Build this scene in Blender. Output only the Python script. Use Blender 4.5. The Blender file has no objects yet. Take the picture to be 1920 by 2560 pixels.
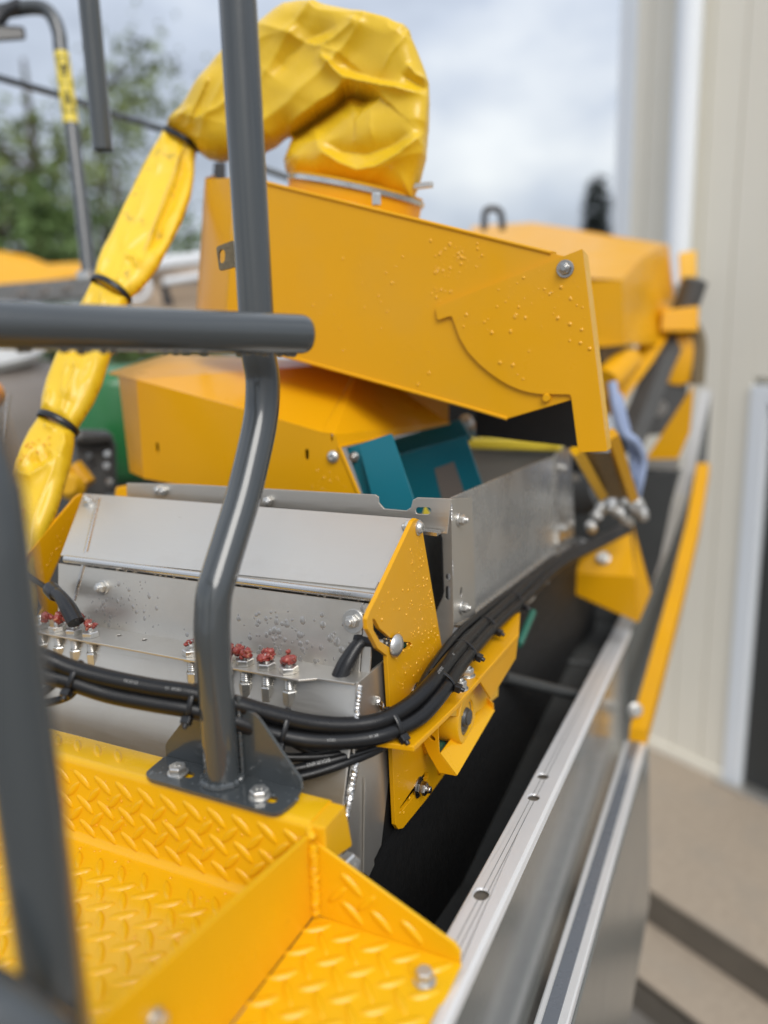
import bpy, math, random
import numpy as np
from mathutils import Vector, Matrix, noise
from mathutils.geometry import tessellate_polygon
random.seed(7)
scene = bpy.context.scene
col = scene.collection
PI = math.pi

# ------------------------------------------------------------------ camera
F_PX, W_PX, H_PX = 1934.0, 1920, 2560          # focal length in photo pixels, photo size
YAW, PITCH, ROLL = math.radians(25.4), math.radians(12.2), math.radians(1.5)
CAM = Vector((0, 0, 2.3))
FW = Vector((-math.sin(YAW)*math.cos(PITCH), math.cos(YAW)*math.cos(PITCH), -math.sin(PITCH)))
_r0 = Vector((math.cos(YAW), math.sin(YAW), 0)); _u0 = _r0.cross(FW)
RT = _r0*math.cos(ROLL) - _u0*math.sin(ROLL)
UP = _u0*math.cos(ROLL) + _r0*math.sin(ROLL)
cd = bpy.data.cameras.new('camera'); cam = bpy.data.objects.new('camera', cd); col.objects.link(cam)
m = Matrix((RT, UP, -FW)).transposed().to_4x4(); m.translation = CAM; cam.matrix_world = m
cd.sensor_fit = 'VERTICAL'; cd.sensor_height = 36; cd.sensor_width = 27
cd.lens = 36*F_PX/H_PX
cd.clip_start = 0.02; cd.clip_end = 500
cd.dof.use_dof = True; cd.dof.focus_distance = 1.12; cd.dof.aperture_fstop = cd.lens/22.5
scene.camera = cam

# ------------------------------------------------------------------ light
SUN_EL, SUN_AZ = math.radians(44), math.radians(138)   # soft sun behind cloud, behind the camera and to its right
w = bpy.data.worlds.new('World'); scene.world = w; w.use_nodes = True
nt = w.node_tree; nt.nodes.clear()
def N(t, **k):
    n = nt.nodes.new(t)
    for a, b in k.items(): setattr(n, a, b)
    return n
out = N('ShaderNodeOutputWorld')
sky = N('ShaderNodeTexSky', sky_type='NISHITA', sun_disc=False, sun_elevation=SUN_EL, sun_rotation=SUN_AZ)
sky.air_density = 1.5; sky.dust_density = 3.0
b1 = N('ShaderNodeBackground'); b1.inputs['Strength'].default_value = 0.10
nt.links.new(sky.outputs[0], b1.inputs['Color'])
tc = N('ShaderNodeTexCoord'); mp = N('ShaderNodeMapping'); mp.inputs['Scale'].default_value = (1.6, 1.6, 3.2)
mp.inputs['Location'].default_value = (0.35, 0.1, 0.42)
nt.links.new(tc.outputs['Generated'], mp.inputs['Vector'])
n1 = N('ShaderNodeTexNoise'); n1.inputs['Scale'].default_value = 1.5; n1.inputs['Detail'].default_value = 6; n1.inputs['Roughness'].default_value = 0.52
nt.links.new(mp.outputs[0], n1.inputs['Vector'])
cr = N('ShaderNodeValToRGB')
cr.color_ramp.elements[0].position = 0.36; cr.color_ramp.elements[0].color = (0.37, 0.41, 0.50, 1)
cr.color_ramp.elements[1].position = 0.66; cr.color_ramp.elements[1].color = (0.95, 0.98, 1.0, 1)
e = cr.color_ramp.elements.new(0.5); e.color = (0.60, 0.66, 0.77, 1)
nt.links.new(n1.outputs['Fac'], cr.inputs[0])
b2 = N('ShaderNodeBackground')
sx = N('ShaderNodeSeparateXYZ'); nt.links.new(tc.outputs['Generated'], sx.inputs[0])
mz = N('ShaderNodeMapRange'); mz.inputs[1].default_value = 0.0; mz.inputs[2].default_value = 1.0; mz.inputs[3].default_value = 0.66; mz.inputs[4].default_value = 1.10   # overcast sky: brighter overhead
nt.links.new(sx.outputs[2], mz.inputs[0]); nt.links.new(mz.outputs[0], b2.inputs['Strength'])
nt.links.new(cr.outputs[0], b2.inputs['Color'])
mx = N('ShaderNodeMixShader'); mx.inputs[0].default_value = 0.86
nt.links.new(b1.outputs[0], mx.inputs[1]); nt.links.new(b2.outputs[0], mx.inputs[2])
nt.links.new(mx.outputs[0], out.inputs['Surface'])
sd = bpy.data.lights.new('sun', 'SUN'); sd.energy = 1.5; sd.angle = math.radians(35); sd.color = (1, 0.97, 0.92)
so = bpy.data.objects.new('sun', sd); col.objects.link(so)
# a lamp's -Z points along the light; SUN_AZ is measured like the sky node's rotation
_dir = Vector((math.sin(SUN_AZ)*math.cos(SUN_EL), math.cos(SUN_AZ)*math.cos(SUN_EL), math.sin(SUN_EL)))
so.rotation_euler = _dir.to_track_quat('Z', 'Y').to_euler(); so.location = (0, -2, 8)
vs = scene.view_settings; vs.view_transform = 'Standard'; vs.look = 'None'; vs.gamma = 1; vs.exposure = 0.46
vs.use_curve_mapping = False
scene.cycles.max_bounces = 8; scene.cycles.diffuse_bounces = 4; scene.cycles.glossy_bounces = 4
scene.cycles.transparent_max_bounces = 12; scene.cycles.use_denoising = True
scene.cycles.caustics_reflective = False; scene.cycles.caustics_refractive = False

# ------------------------------------------------------------------ pixel -> place
def ray(x, y): return FW + RT*((x-960)/F_PX) + UP*((1280-y)/F_PX)
def onX(x, y, v): d = ray(x, y); return CAM + d*((v-CAM.x)/d.x)
def onY(x, y, v): d = ray(x, y); return CAM + d*((v-CAM.y)/d.y)
def onZ(x, y, v): d = ray(x, y); return CAM + d*((v-CAM.z)/d.z)
def onD(x, y, v): return CAM + ray(x, y)*v
def onP(x, y, p, n): d = ray(x, y); return CAM + d*((p-CAM).dot(n)/d.dot(n))
def proj(p):
    q = Vector(p)-CAM; z = q.dot(FW)
    return (960+F_PX*q.dot(RT)/z, 1280-F_PX*q.dot(UP)/z, z)

# ------------------------------------------------------------------ materials
def new_mat(name):
    m = bpy.data.materials.new(name); m.use_nodes = True
    t = m.node_tree; b = t.nodes['Principled BSDF']
    return m, t, b
def principled(name, color, rough=0.4, metal=0.0, coat=0.0, var=0.06, vscale=9.0, bump=0.0, bscale=300.0, rvar=0.08,
               stretch=None, spots=None, spec=0.5, blotch=None):
    """paint / metal / rubber: base colour with soft noise, uneven gloss and a fine bump"""
    m, t, b = new_mat(name)
    def nd(ty, **k):
        n = t.nodes.new(ty)
        for a, c in k.items(): setattr(n, a, c)
        return n
    geo = nd('ShaderNodeNewGeometry')
    src = geo.outputs['Position']
    nz = nd('ShaderNodeTexNoise'); nz.inputs['Scale'].default_value = vscale; nz.inputs['Detail'].default_value = 5
    t.links.new(src, nz.inputs['Vector'])
    mixc = nd('ShaderNodeMix', data_type='RGBA')
    mixc.inputs[6].default_value = (*[c*(1-var) for c in color], 1)
    mixc.inputs[7].default_value = (*[min(1, c*(1+var)) for c in color], 1)
    t.links.new(nz.outputs['Fac'], mixc.inputs[0])
    last = mixc.outputs[2]
    if blotch:      # (colour, scale, threshold, amount): dirt or stain with a shape of its own
        c2, sc2, th, am = blotch
        nb = nd('ShaderNodeTexNoise'); nb.inputs['Scale'].default_value = sc2; nb.inputs['Detail'].default_value = 7; nb.inputs['Roughness'].default_value = .68
        t.links.new(src, nb.inputs['Vector'])
        rp = nd('ShaderNodeMapRange'); rp.inputs[1].default_value = th; rp.inputs[2].default_value = th+.12
        rp.inputs[3].default_value = 0; rp.inputs[4].default_value = am
        t.links.new(nb.outputs['Fac'], rp.inputs[0])
        m2 = nd('ShaderNodeMix', data_type='RGBA'); m2.inputs[7].default_value = (*c2, 1)
        t.links.new(rp.outputs[0], m2.inputs[0]); t.links.new(last, m2.inputs[6]); last = m2.outputs[2]
    t.links.new(last, b.inputs['Base Color'])
    b.inputs['Metallic'].default_value = metal
    b.inputs['Coat Weight'].default_value = coat; b.inputs['Coat Roughness'].default_value = .08
    b.inputs['Specular IOR Level'].default_value = spec
    n2 = nd('ShaderNodeTexNoise'); n2.inputs['Scale'].default_value = vscale*2.3; n2.inputs['Detail'].default_value = 6; n2.inputs['Roughness'].default_value = .65
    if stretch:
        mpn = nd('ShaderNodeMapping'); mpn.inputs['Scale'].default_value = stretch
        t.links.new(src, mpn.inputs['Vector']); t.links.new(mpn.outputs[0], n2.inputs['Vector'])
    else: t.links.new(src, n2.inputs['Vector'])
    mr = nd('ShaderNodeMapRange'); mr.inputs[1].default_value = .25; mr.inputs[2].default_value = .75
    mr.inputs[3].default_value = max(.02, rough-rvar); mr.inputs[4].default_value = rough+rvar
    t.links.new(n2.outputs['Fac'], mr.inputs[0]); t.links.new(mr.outputs[0], b.inputs['Roughness'])
    if bump:
        n3 = nd('ShaderNodeTexNoise'); n3.inputs['Scale'].default_value = bscale; n3.inputs['Detail'].default_value = 3
        t.links.new(src if not stretch else mpn.outputs[0], n3.inputs['Vector'])
        bp = nd('ShaderNodeBump'); bp.inputs['Strength'].default_value = bump; bp.inputs['Distance'].default_value = .002
        t.links.new(n3.outputs['Fac'], bp.inputs['Height']); t.links.new(bp.outputs[0], b.inputs['Normal'])
    return m
M = {}
M['yellow'] = principled('yellow_paint', (.78, .375, .004), .33, 0, .10, .06, 4, .05, 220, .09, spec=.26, blotch=((.70, .36, .03), 2.2, .5, .35))
M['yellow_worn'] = principled('yellow_paint_soiled', (.80, .425, .008), .32, 0, .08, .06, 8, .06, 200, .1, spec=.32, blotch=((.30, .16, .03), 22, .64, .7))
M['tread'] = principled('yellow_tread_paint', (.82, .455, .006), .23, 0, .15, .05, 12, .10, 130, .1, spec=.35, blotch=((.36, .22, .06), 60, .74, .8))
M['grey'] = principled('dark_grey_paint', (.054, .061, .064), .22, 0, .7, .05, 8, .04, 160, .06)
M['steel'] = principled('stainless_sheet', (.655, .625, .57), .36, .82, 0, .06, 5, .08, 70, .10, stretch=(1.6, 40, 40), blotch=((.56, .52, .46), 2.5, .5, .5))
M['steel2'] = principled('stainless_bright', (.62, .61, .59), .27, .95, 0, .05, 9, .03, 200, .08)
M['mirror_steel'] = principled('polished_stainless', (.56, .55, .52), .27, .62, 0, .08, 4, .02, 80, .08)
M['zinc'] = principled('zinc_plated', (.64, .63, .60), .32, .85, 0, .10, 120, .05, 500, .08)
M['bolt_steel'] = principled('bolt_steel', (.40, .39, .37), .28, 1, 0, .1, 120, .05, 500, .08)
M['alu'] = principled('brushed_aluminium', (.90, .90, .90), .40, .45, 0, .04, 12, .03, 300, .06, stretch=(40, 2, 40))
M['weld'] = principled('weld_metal', (.75, .74, .72), .25, 1, 0, .1, 80, .3, 400, .1)
M['rubber'] = principled('black_rubber', (.0075, .0075, .008), .33, 0, 0, .2, 60, .10, 900, .10, spec=.42)
M['nylon'] = principled('black_nylon', (.012, .012, .013), .30, 0, 0, .1, 60, .03, 600, .06)
M['belt'] = principled('black_belt', (.045, .047, .046), .55, 0, 0, .15, 20, .2, 700, .1)
M['void'] = principled('black_rubber_and_shade', (.010, .010, .010), .6, 0, 0, .15, 20, .2, 400, .1, spec=.3)  # near black for the trough walls and the black sheets under the hood
M['teal'] = principled('teal_paint', (.014, .19, .25), .34, 0, .2, .07, 8, .05, 200, .08)
M['green'] = principled('green_plastic', (.028, .18, .055), .30, 0, .2, .06, 8, .02, 100, .06)
M['seagreen'] = principled('sea_green_pipe', (.035, .16, .11), .35, 0, 0, .06, 8, .02, 100, .06)
M['pvc'] = principled('yellow_tarpaulin', (.78, .505, .018), .30, 0, .05, .06, 14, .16, 520, .10, blotch=((.60, .38, .03), 9, .60, .5))
M['pvc_soiled'] = principled('yellow_tarpaulin_soiled', (.88, .58, .025), .36, 0, .05, .05, 14, .10, 420, .08, blotch=((.16, .13, .05), 16, .58, .75))
M['grease'] = principled('red_grease', (.30, .045, .035), .25, 0, .2, .45, 160, .5, 260, .08, blotch=((.70, .36, .20), 170, .55, .75))
M['panel'] = principled('glossy_grey_sheet', (.175, .18, .168), .20, 0, .12, .04, 4, 0, 60, .03, spec=.42)
M['insert'] = principled('slate_grey_insert', (.16, .175, .20), .28, 0, .1, .04, 6, 0, 100, .05)
M['cream'] = principled('cream_cladding', (.84, .795, .68), .5, 0, 0, .03, 3, .02, 60, .05)
M['trim'] = principled('white_trim', (.80, .84, .88), .45, 0, 0, .03, 3, 0, 60, .05)
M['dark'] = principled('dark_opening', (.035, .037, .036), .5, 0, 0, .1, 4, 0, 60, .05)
M['concrete'] = principled('tan_concrete', (.37, .30, .225), .85, 0, 0, .25, 30, .8, 110, .05, blotch=((.33, .28, .22), 4, .5, .5))
M['riser'] = principled('shade_painted_concrete', (.13, .11, .085), .6, 0, 0, .2, 8, .4, 90, .1)  # darker colour paints the shade on the step risers
M['ground'] = principled('damp_gravel', (.17, .155, .135), .75, 0, 0, .3, 6, .8, 60, .1)
M['taupe'] = principled('taupe_tank', (.22, .19, .165), .42, 0, .1, .05, 4, 0, 60, .06)
M['white'] = principled('white_plastic', (.78, .79, .80), .35, 0, .1, .03, 4, 0, 60, .05)
M['tan'] = principled('tan_panel', (.48, .36, .25), .5, 0, 0, .06, 5, 0, 60, .06)
M['engine'] = principled('grey_casting', (.10, .10, .098), .45, .4, 0, .2, 30, .3, 200, .1)
M['bluehose'] = principled('pale_blue_hose', (.34, .42, .62), .35, 0, .1, .06, 12, 0, 100, .06)
M['orange'] = principled('orange_lens', (.85, .30, .01), .25, 0, .4, .05, 10, 0, 100, .05)
M['galv'] = principled('weathered_plating', (.23, .185, .115), .45, .6, 0, .4, 130, .35, 300, .1)
M['bark'] = principled('bark', (.07, .055, .04), .9, 0, 0, .3, 12, .8, 50, .05)
M['stick'] = principled('sticker_yellow', (.80, .62, .06), .35, 0, 0, .03, 10, 0, 100, .05)
M['ink'] = principled('black_print', (.012, .012, .012), .5, 0, 0, 0, 10, 0, 100, .05)
M['wink'] = principled('white_print', (.36, .36, .35), .5, 0, 0, 0, 10, 0, 100, .05)
def leaf_mat(name, c):
    m, t, b = new_mat(name)
    oi = t.nodes.new('ShaderNodeNewGeometry'); nz = t.nodes.new('ShaderNodeTexNoise'); nz.inputs['Scale'].default_value = 1.6; nz.inputs['Detail'].default_value = 4
    t.links.new(oi.outputs['Position'], nz.inputs['Vector'])
    mi = t.nodes.new('ShaderNodeMix'); mi.data_type = 'RGBA'
    mi.inputs[6].default_value = (*[x*.6 for x in c], 1); mi.inputs[7].default_value = (*[x*1.5 for x in c], 1)
    t.links.new(nz.outputs['Fac'], mi.inputs[0]); t.links.new(mi.outputs[2], b.inputs['Base Color'])
    b.inputs['Roughness'].default_value = .6; b.inputs['Specular IOR Level'].default_value = .15
    return m
M['leaf'] = leaf_mat('leaf_green', (.17, .21, .085)); M['leaf2'] = leaf_mat('leaf_dark', (.115, .175, .06)); M['conifer'] = leaf_mat('conifer_green', (.018, .035, .014))
# water beads: the wet surface seen through a glossy clear film
M['water'] = principled('bead_on_yellow', (.84, .42, .015), .05, 0, .6, .02, 60, 0, 100, .02, spec=.5)
M['water_steel'] = principled('bead_on_steel', (.42, .405, .38), .22, .55, 0, .05, 60, 0, 100, .03)
M['water_grey'] = principled('bead_on_grey', (.10, .11, .115), .05, 0, .6, .05, 60, 0, 100, .03)

# ------------------------------------------------------------------ mesh builder
def frame(loc, axis, up=(0, 0, 1)):
    z = Vector(axis).normalized(); u = Vector(up)
    if abs(z.dot(u)) > .98: u = Vector((0, 1, 0))
    x = u.cross(z).normalized(); y = z.cross(x)
    mm = Matrix((x, y, z)).transposed().to_4x4(); mm.translation = Vector(loc)
    return mm
class MB:
    def __init__(s): s.v = []; s.f = []; s.sm = []
    def add(s, vs, fs, smooth=False, mat=None):
        o = len(s.v)
        s.v += [tuple((mat @ Vector(v)) if mat else v) for v in vs]
        s.f += [tuple(i+o for i in f) for f in fs]; s.sm += [smooth]*len(fs)
        return s
    def hexa(s, p):      # eight corners: bottom ring 0-3, top ring 4-7
        return s.add(p, [(3, 2, 1, 0), (4, 5, 6, 7), (0, 1, 5, 4), (1, 2, 6, 5), (2, 3, 7, 6), (3, 0, 4, 7)])
    def box(s, lo, hi, mat=None):
        x0, y0, z0 = lo; x1, y1, z1 = hi
        return s.add([(x0, y0, z0), (x1, y0, z0), (x1, y1, z0), (x0, y1, z0), (x0, y0, z1), (x1, y0, z1), (x1, y1, z1), (x0, y1, z1)],
                     [(3, 2, 1, 0), (4, 5, 6, 7), (0, 1, 5, 4), (1, 2, 6, 5), (2, 3, 7, 6), (3, 0, 4, 7)], False, mat)
    def plate(s, outer, ext, holes=(), mat=None):   # coplanar outline (with holes) given thickness by the vector ext
        loops = [list(map(Vector, outer))] + [list(map(Vector, h)) for h in holes]
        tris = tessellate_polygon(loops)
        flat = [p for l in loops for p in l]; n = len(flat); e = Vector(ext)
        vs = flat + [p+e for p in flat]
        fs = [tuple(t) for t in tris] + [tuple(i+n for i in reversed(t)) for t in tris]
        o = 0
        for l in loops:
            k = len(l)
            fs += [(o+i, o+(i+1) % k, n+o+(i+1) % k, n+o+i) for i in range(k)]; o += k
        return s.add(vs, fs, False, mat)
    def tube(s, path, r, seg=14, caps=True, flat=1.0, up=None):
        P = [Vector(p) for p in path]; n = len(P)
        R = r if isinstance(r, (list, tuple)) else [r]*n
        T = [(P[min(i+1, n-1)]-P[max(i-1, 0)]).normalized() for i in range(n)]
        u = Vector(up) if up else (Vector((0, 0, 1)) if abs(T[0].z) < .9 else Vector((0, 1, 0)))
        x = u.cross(T[0]).normalized(); vs = []
        for i in range(n):
            x = (x - T[i]*x.dot(T[i])).normalized(); y = T[i].cross(x)
            for k in range(seg):
                a = 2*PI*k/seg
                vs.append(P[i] + x*(math.cos(a)*R[i]) + y*(math.sin(a)*R[i]*flat))
        fs = [(i*seg+k, i*seg+(k+1) % seg, (i+1)*seg+(k+1) % seg, (i+1)*seg+k) for i in range(n-1) for k in range(seg)]
        s.add(vs, fs, True)
        if caps:
            o = len(s.v)-len(vs)
            s.f += [tuple(o+k for k in reversed(range(seg))), tuple(o+(n-1)*seg+k for k in range(seg))]; s.sm += [False, False]
        return s
    def lathe(s, prof, mat, seg=24, smooth=True):    # profile of (r, z) about local z
        vs = [(r*math.cos(2*PI*k/seg), r*math.sin(2*PI*k/seg), z) for r, z in prof for k in range(seg)]
        n = len(prof)
        fs = [(i*seg+k, i*seg+(k+1) % seg, (i+1)*seg+(k+1) % seg, (i+1)*seg+k) for i in range(n-1) for k in range(seg)]
        fs += [tuple(reversed(range(seg))), tuple((n-1)*seg+k for k in range(seg))]
        return s.add(vs, fs, smooth, mat)
    def hexn(s, af, z0, z1, mat, ch=.1, rot=0):      # hexagon with chamfered top
        R = af/math.sqrt(3); pr = [(R*.97, z0), (R, z0+(z1-z0)*.08), (R, z1-(z1-z0)*ch*1.6), (R*.88, z1)]
        vs = [(r*math.cos(PI*k/3+rot), r*math.sin(PI*k/3+rot), z) for r, z in pr for k in range(6)]
        fs = [(i*6+k, i*6+(k+1) % 6, (i+1)*6+(k+1) % 6, (i+1)*6+k) for i in range(3) for k in range(6)]
        fs += [tuple(reversed(range(6))), tuple(18+k for k in range(6))]
        return s.add(vs, fs, False, mat)
    def dome(s, mat, rx, ry, h, seg=9, rings=3):
        vs = []
        for j in range(rings):
            a = (PI/2)*j/rings
            vs += [(rx*math.cos(a)*math.cos(2*PI*k/seg), ry*math.cos(a)*math.sin(2*PI*k/seg), h*math.sin(a)) for k in range(seg)]
        vs.append((0, 0, h)); t = len(vs)-1
        fs = [(j*seg+k, j*seg+(k+1) % seg, (j+1)*seg+(k+1) % seg, (j+1)*seg+k) for j in range(rings-1) for k in range(seg)]
        fs += [((rings-1)*seg+k, (rings-1)*seg+(k+1) % seg, t) for k in range(seg)]
        return s.add(vs, fs, True, mat)
    def mesh(s, name):
        me = bpy.data.meshes.new(name); me.from_pydata([tuple(v) for v in s.v], [], s.f)
        me.polygons.foreach_set('use_smooth', s.sm); me.update()
        return me
def _fix(me):
    import bmesh
    bm = bmesh.new(); bm.from_mesh(me); bmesh.ops.recalc_face_normals(bm, faces=bm.faces); bm.to_mesh(me); bm.free()
def obj(name, mb, mat, parent=None, bevel=0, kind=None, label=None, sharp=40):
    me = mb.mesh(name) if isinstance(mb, MB) else mb
    if isinstance(mb, MB) and name != 'water_droplets': _fix(me)
    o = bpy.data.objects.new(name, me); col.objects.link(o)
    if not me.materials: me.materials.append(M[mat] if isinstance(mat, str) else mat)
    if any(p.use_smooth for p in me.polygons): me.set_sharp_from_angle(angle=math.radians(sharp))
    if parent:
        o.parent = parent; o.matrix_parent_inverse = Matrix.Translation(-parent.location)
    if bevel:
        b = o.modifiers.new('bevel', 'BEVEL'); b.width = bevel; b.segments = 2; b.limit_method = 'ANGLE'; b.angle_limit = math.radians(35)
    if kind: o['kind'] = kind
    if label: o['label'] = label
    return o
def thing(name, label, cat, loc, group=None):
    o = bpy.data.objects.new(name, None); col.objects.link(o); o.location = Vector(loc); o.empty_display_size = .05
    o['label'] = label; o['category'] = cat
    if group: o['group'] = group
    return o
def tag(o, label, cat, group=None):
    o['label'] = label; o['category'] = cat
    if group: o['group'] = group
    return o
def smooth_path(pts, n=6):       # Catmull-Rom through the points
    P = [Vector(p) for p in pts]; P = [P[0]*2-P[1]] + P + [P[-1]*2-P[-2]]; out = []
    for i in range(1, len(P)-2):
        for k in range(n):
            t = k/n; a, b, c, d = P[i-1:i+3]
            out.append(.5*((2*b)+(c-a)*t+(2*a-5*b+4*c-d)*t*t+(3*b-a-3*c+d)*t*t*t))
    out.append(P[-2]); return out
def rounded(pts, r, seg=4):      # round the corners of a planar polygon
    P = [Vector(p) for p in pts]; n = len(P); out = []
    R = r if isinstance(r, (list, tuple)) else [r]*n
    for i in range(n):
        a, b, c = P[i-1], P[i], P[(i+1) % n]
        if R[i] <= 0: out.append(b); continue
        u = (a-b); v = (c-b); k = min(R[i], u.length*.45, v.length*.45)
        p0 = b+u.normalized()*k; p1 = b+v.normalized()*k
        for j in range(seg+1):
            t = j/seg; out.append((p0*(1-t)+b*t)*(1-t)+(b*(1-t)+p1*t)*t)
    return out
def slot(c, u, v, L, R, seg=6):  # stadium-shaped loop
    c, u, v = Vector(c), Vector(u).normalized(), Vector(v).normalized(); out = []
    for sgn in (1, -1):
        for k in range(seg+1):
            a = -PI/2+PI*k/seg
            out.append(c + u*(sgn*(L/2-R+math.cos(a)*R)) + v*(sgn*math.sin(a)*R))
    return out
def text(name, body, size, mat4, mat, parent, ext=.0002):
    cu = bpy.data.curves.new(name, 'FONT'); cu.body = body; cu.size = size; cu.extrude = ext; cu.align_x = 'CENTER'; cu.align_y = 'CENTER'; cu.resolution_u = 2
    tmp = bpy.data.objects.new(name, cu); col.objects.link(tmp)
    dg = bpy.context.evaluated_depsgraph_get(); me = bpy.data.meshes.new_from_object(tmp.evaluated_get(dg))
    bpy.data.objects.remove(tmp)
    me.transform(mat4); me.materials.clear()
    return obj(name, me, mat, parent)
def bolt(parent, loc, axis, af=.019, hh=.011, wr=.0, stud=0, sr=None, name='bolt', rot=.3, mat='zinc', nyl=False):
    """hex head or nut with washer; stud = length of thread standing out of it"""
    mm = frame(loc, axis); mb = MB(); z = 0
    sr = sr or af*.31
    if wr: z = .0022
    mb.hexn(af, z, z+hh, mm, rot=rot)
    if nyl: mb.lathe([(af*.40, z+hh-.0005), (af*.39, z+hh+.0012), (af*.34, z+hh+.0018)], mm, 18)
    if stud:
        pr = []; k = z+hh*.9; n = max(2, int(stud/.0018))
        for i in range(n): pr += [(sr, k+stud*i/n), (sr*.9, k+stud*(i+.5)/n)]
        pr += [(sr*.8, k+stud)]; mb.lathe(pr, mm, 16)
    o = obj(name, mb, mat, parent, bevel=.0005)
    if wr:
        obj('washer', MB().lathe([(wr, 0), (wr, .0016), (wr*.96, .0022), (af*.4, .0022)], mm, 28), mat, o)
    return o
def drops(parent, pts, nrm, n, r0=.0008, r1=.0032, elong=1.25, flat=.45, seed=1, mat='water'):
    """water beads on a planar outline given by its 3-D corners"""
    rng = random.Random(seed); nrm = Vector(nrm).normalized(); mm = frame(pts[0], nrm); inv = mm.inverted()
    q = [inv @ Vector(p) for p in pts]; xs = [p.x for p in q]; ys = [p.y for p in q]
    def inside(x, y):
        c = False; j = len(q)-1
        for i in range(len(q)):
            if (q[i].y > y) != (q[j].y > y) and x < (q[j].x-q[i].x)*(y-q[i].y)/(q[j].y-q[i].y)+q[i].x: c = not c
            j = i
        return c
    mb = MB(); k = 0; tries = 0
    while k < n and tries < n*40:
        tries += 1
        x, y = rng.uniform(min(xs), max(xs)), rng.uniform(min(ys), max(ys))
        if not inside(x, y): continue
        if noise.noise(Vector((x*9+seed, y*9, 0))) < rng.uniform(-.5, .35): continue
        r = r0+(r1-r0)*rng.random()**2.6
        a = rng.uniform(-.4, .4)
        mb.dome(mm @ Matrix.Translation((x, y, 0)) @ Matrix.Rotation(a, 4, 'Z'), r, r*rng.uniform(1, elong), r*flat*rng.uniform(.8, 1.2), 9, 3); k += 1
    return obj('water_droplets', mb, mat, parent, kind='stuff', sharp=80)
def weld(parent, path, r, mat='weld', n=None, name='weld_bead', flat=.6, seed=3):
    """row of overlapping weld ripples"""
    rng = random.Random(seed); P = [Vector(p) for p in path]
    L = sum((P[i+1]-P[i]).length for i in range(len(P)-1)); n = n or max(6, int(L/(r*.42)))
    pts = []; rad = []
    for i in range(n*3+1):
        t = i/(n*3)*(len(P)-1); k = min(int(t), len(P)-2); p = P[k].lerp(P[k+1], t-k)
        ph = i % 3
        pts.append(p+Vector((rng.uniform(-1, 1), rng.uniform(-1, 1), rng.uniform(-1, 1)))*r*.08); rad.append(r*(1.0 if ph == 0 else .86 if ph == 1 else .94)*rng.uniform(.94, 1.06))
    rad[0] *= .5; rad[-1] *= .5
    return obj(name, MB().tube(pts, rad, 10), mat, parent, sharp=25)
# ================================================================== tread platform
ZL, YR, ZF, YB = 1.767, .672, 1.649, .728      # ledge height, riser plane, floor height, back of the ledge
XE, XD = -.405, -.422                          # end of the ledge, divider plane
plat = thing('tread_platform', 'yellow chequer-plate step platform with raised ledge and divider, bottom left', 'platform', (-.6, .5, ZF))
def sheet(prof, x0, x1, th):
    """folded sheet: (y, z) profile of the visible skin, swept along x"""
    n = len(prof); P = [Vector((0, a, b)) for a, b in prof]; off = []
    for i in range(n):
        d = (P[min(i+1, n-1)]-P[max(i-1, 0)]).normalized(); off.append(P[i]+Vector((0, -d.z, d.y))*th)
    vs = [(x, p.y, p.z) for x in (x0, x1) for p in P] + [(x, p.y, p.z) for x in (x0, x1) for p in off]
    fs = []
    for i in range(n-1):
        fs += [(i, i+1, n+i+1, n+i), (2*n+i, 3*n+i, 3*n+i+1, 2*n+i+1), (i, 2*n+i, 2*n+i+1, i+1), (n+i, n+i+1, 3*n+i+1, 3*n+i)]
    fs += [(0, n, 3*n, 2*n), (n-1, 3*n-1, 4*n-1, 2*n-1)]
    return MB().add(vs, fs, True)
def arc(cy, cz, r, a0, a1, k=5): return [(cy+r*math.cos(math.radians(a0+(a1-a0)*i/k)), cz+r*math.sin(math.radians(a0+(a1-a0)*i/k))) for i in range(k+1)]
prof = [(YB, ZL-.06), (YB, ZL-.006)] + arc(YB-.006, ZL-.006, .006, 0, 90, 3)[1:] + arc(YR+.009, ZL-.009, .009, 90, 180) + arc(YR-.013, ZF+.013, .013, 0, -90) + [(.18, ZF)]
sh = obj('tread_sheet', sheet(prof, -1.30, XD-.003, .004), 'tread', plat, sharp=50)
LU = []
def lug_mesh():
    L, Wd, H = .0178, .0056, .0027
    ol = [(L*math.cos(a)*1.0, Wd*math.sin(a)*abs(math.sin(a))**.25) for a in [2*PI*k/14 for k in range(14)]]
    vs = [(x, y, -.0006) for x, y in ol] + [(x*.90, y*.62, H*.9) for x, y in ol] + [(x*.6, y*.25, H) for x, y in ol]
    fs = [(j*14+k, j*14+(k+1) % 14, (j+1)*14+(k+1) % 14, (j+1)*14+k) for j in range(2) for k in range(14)] + [tuple(28+k for k in range(14))]
    mb = MB().add(vs, fs, True); me = mb.mesh('raised_lug'); _fix(me); me.materials.append(M['tread']); me.set_sharp_from_angle(angle=math.radians(60)); return me
LUG = lug_mesh()
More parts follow.
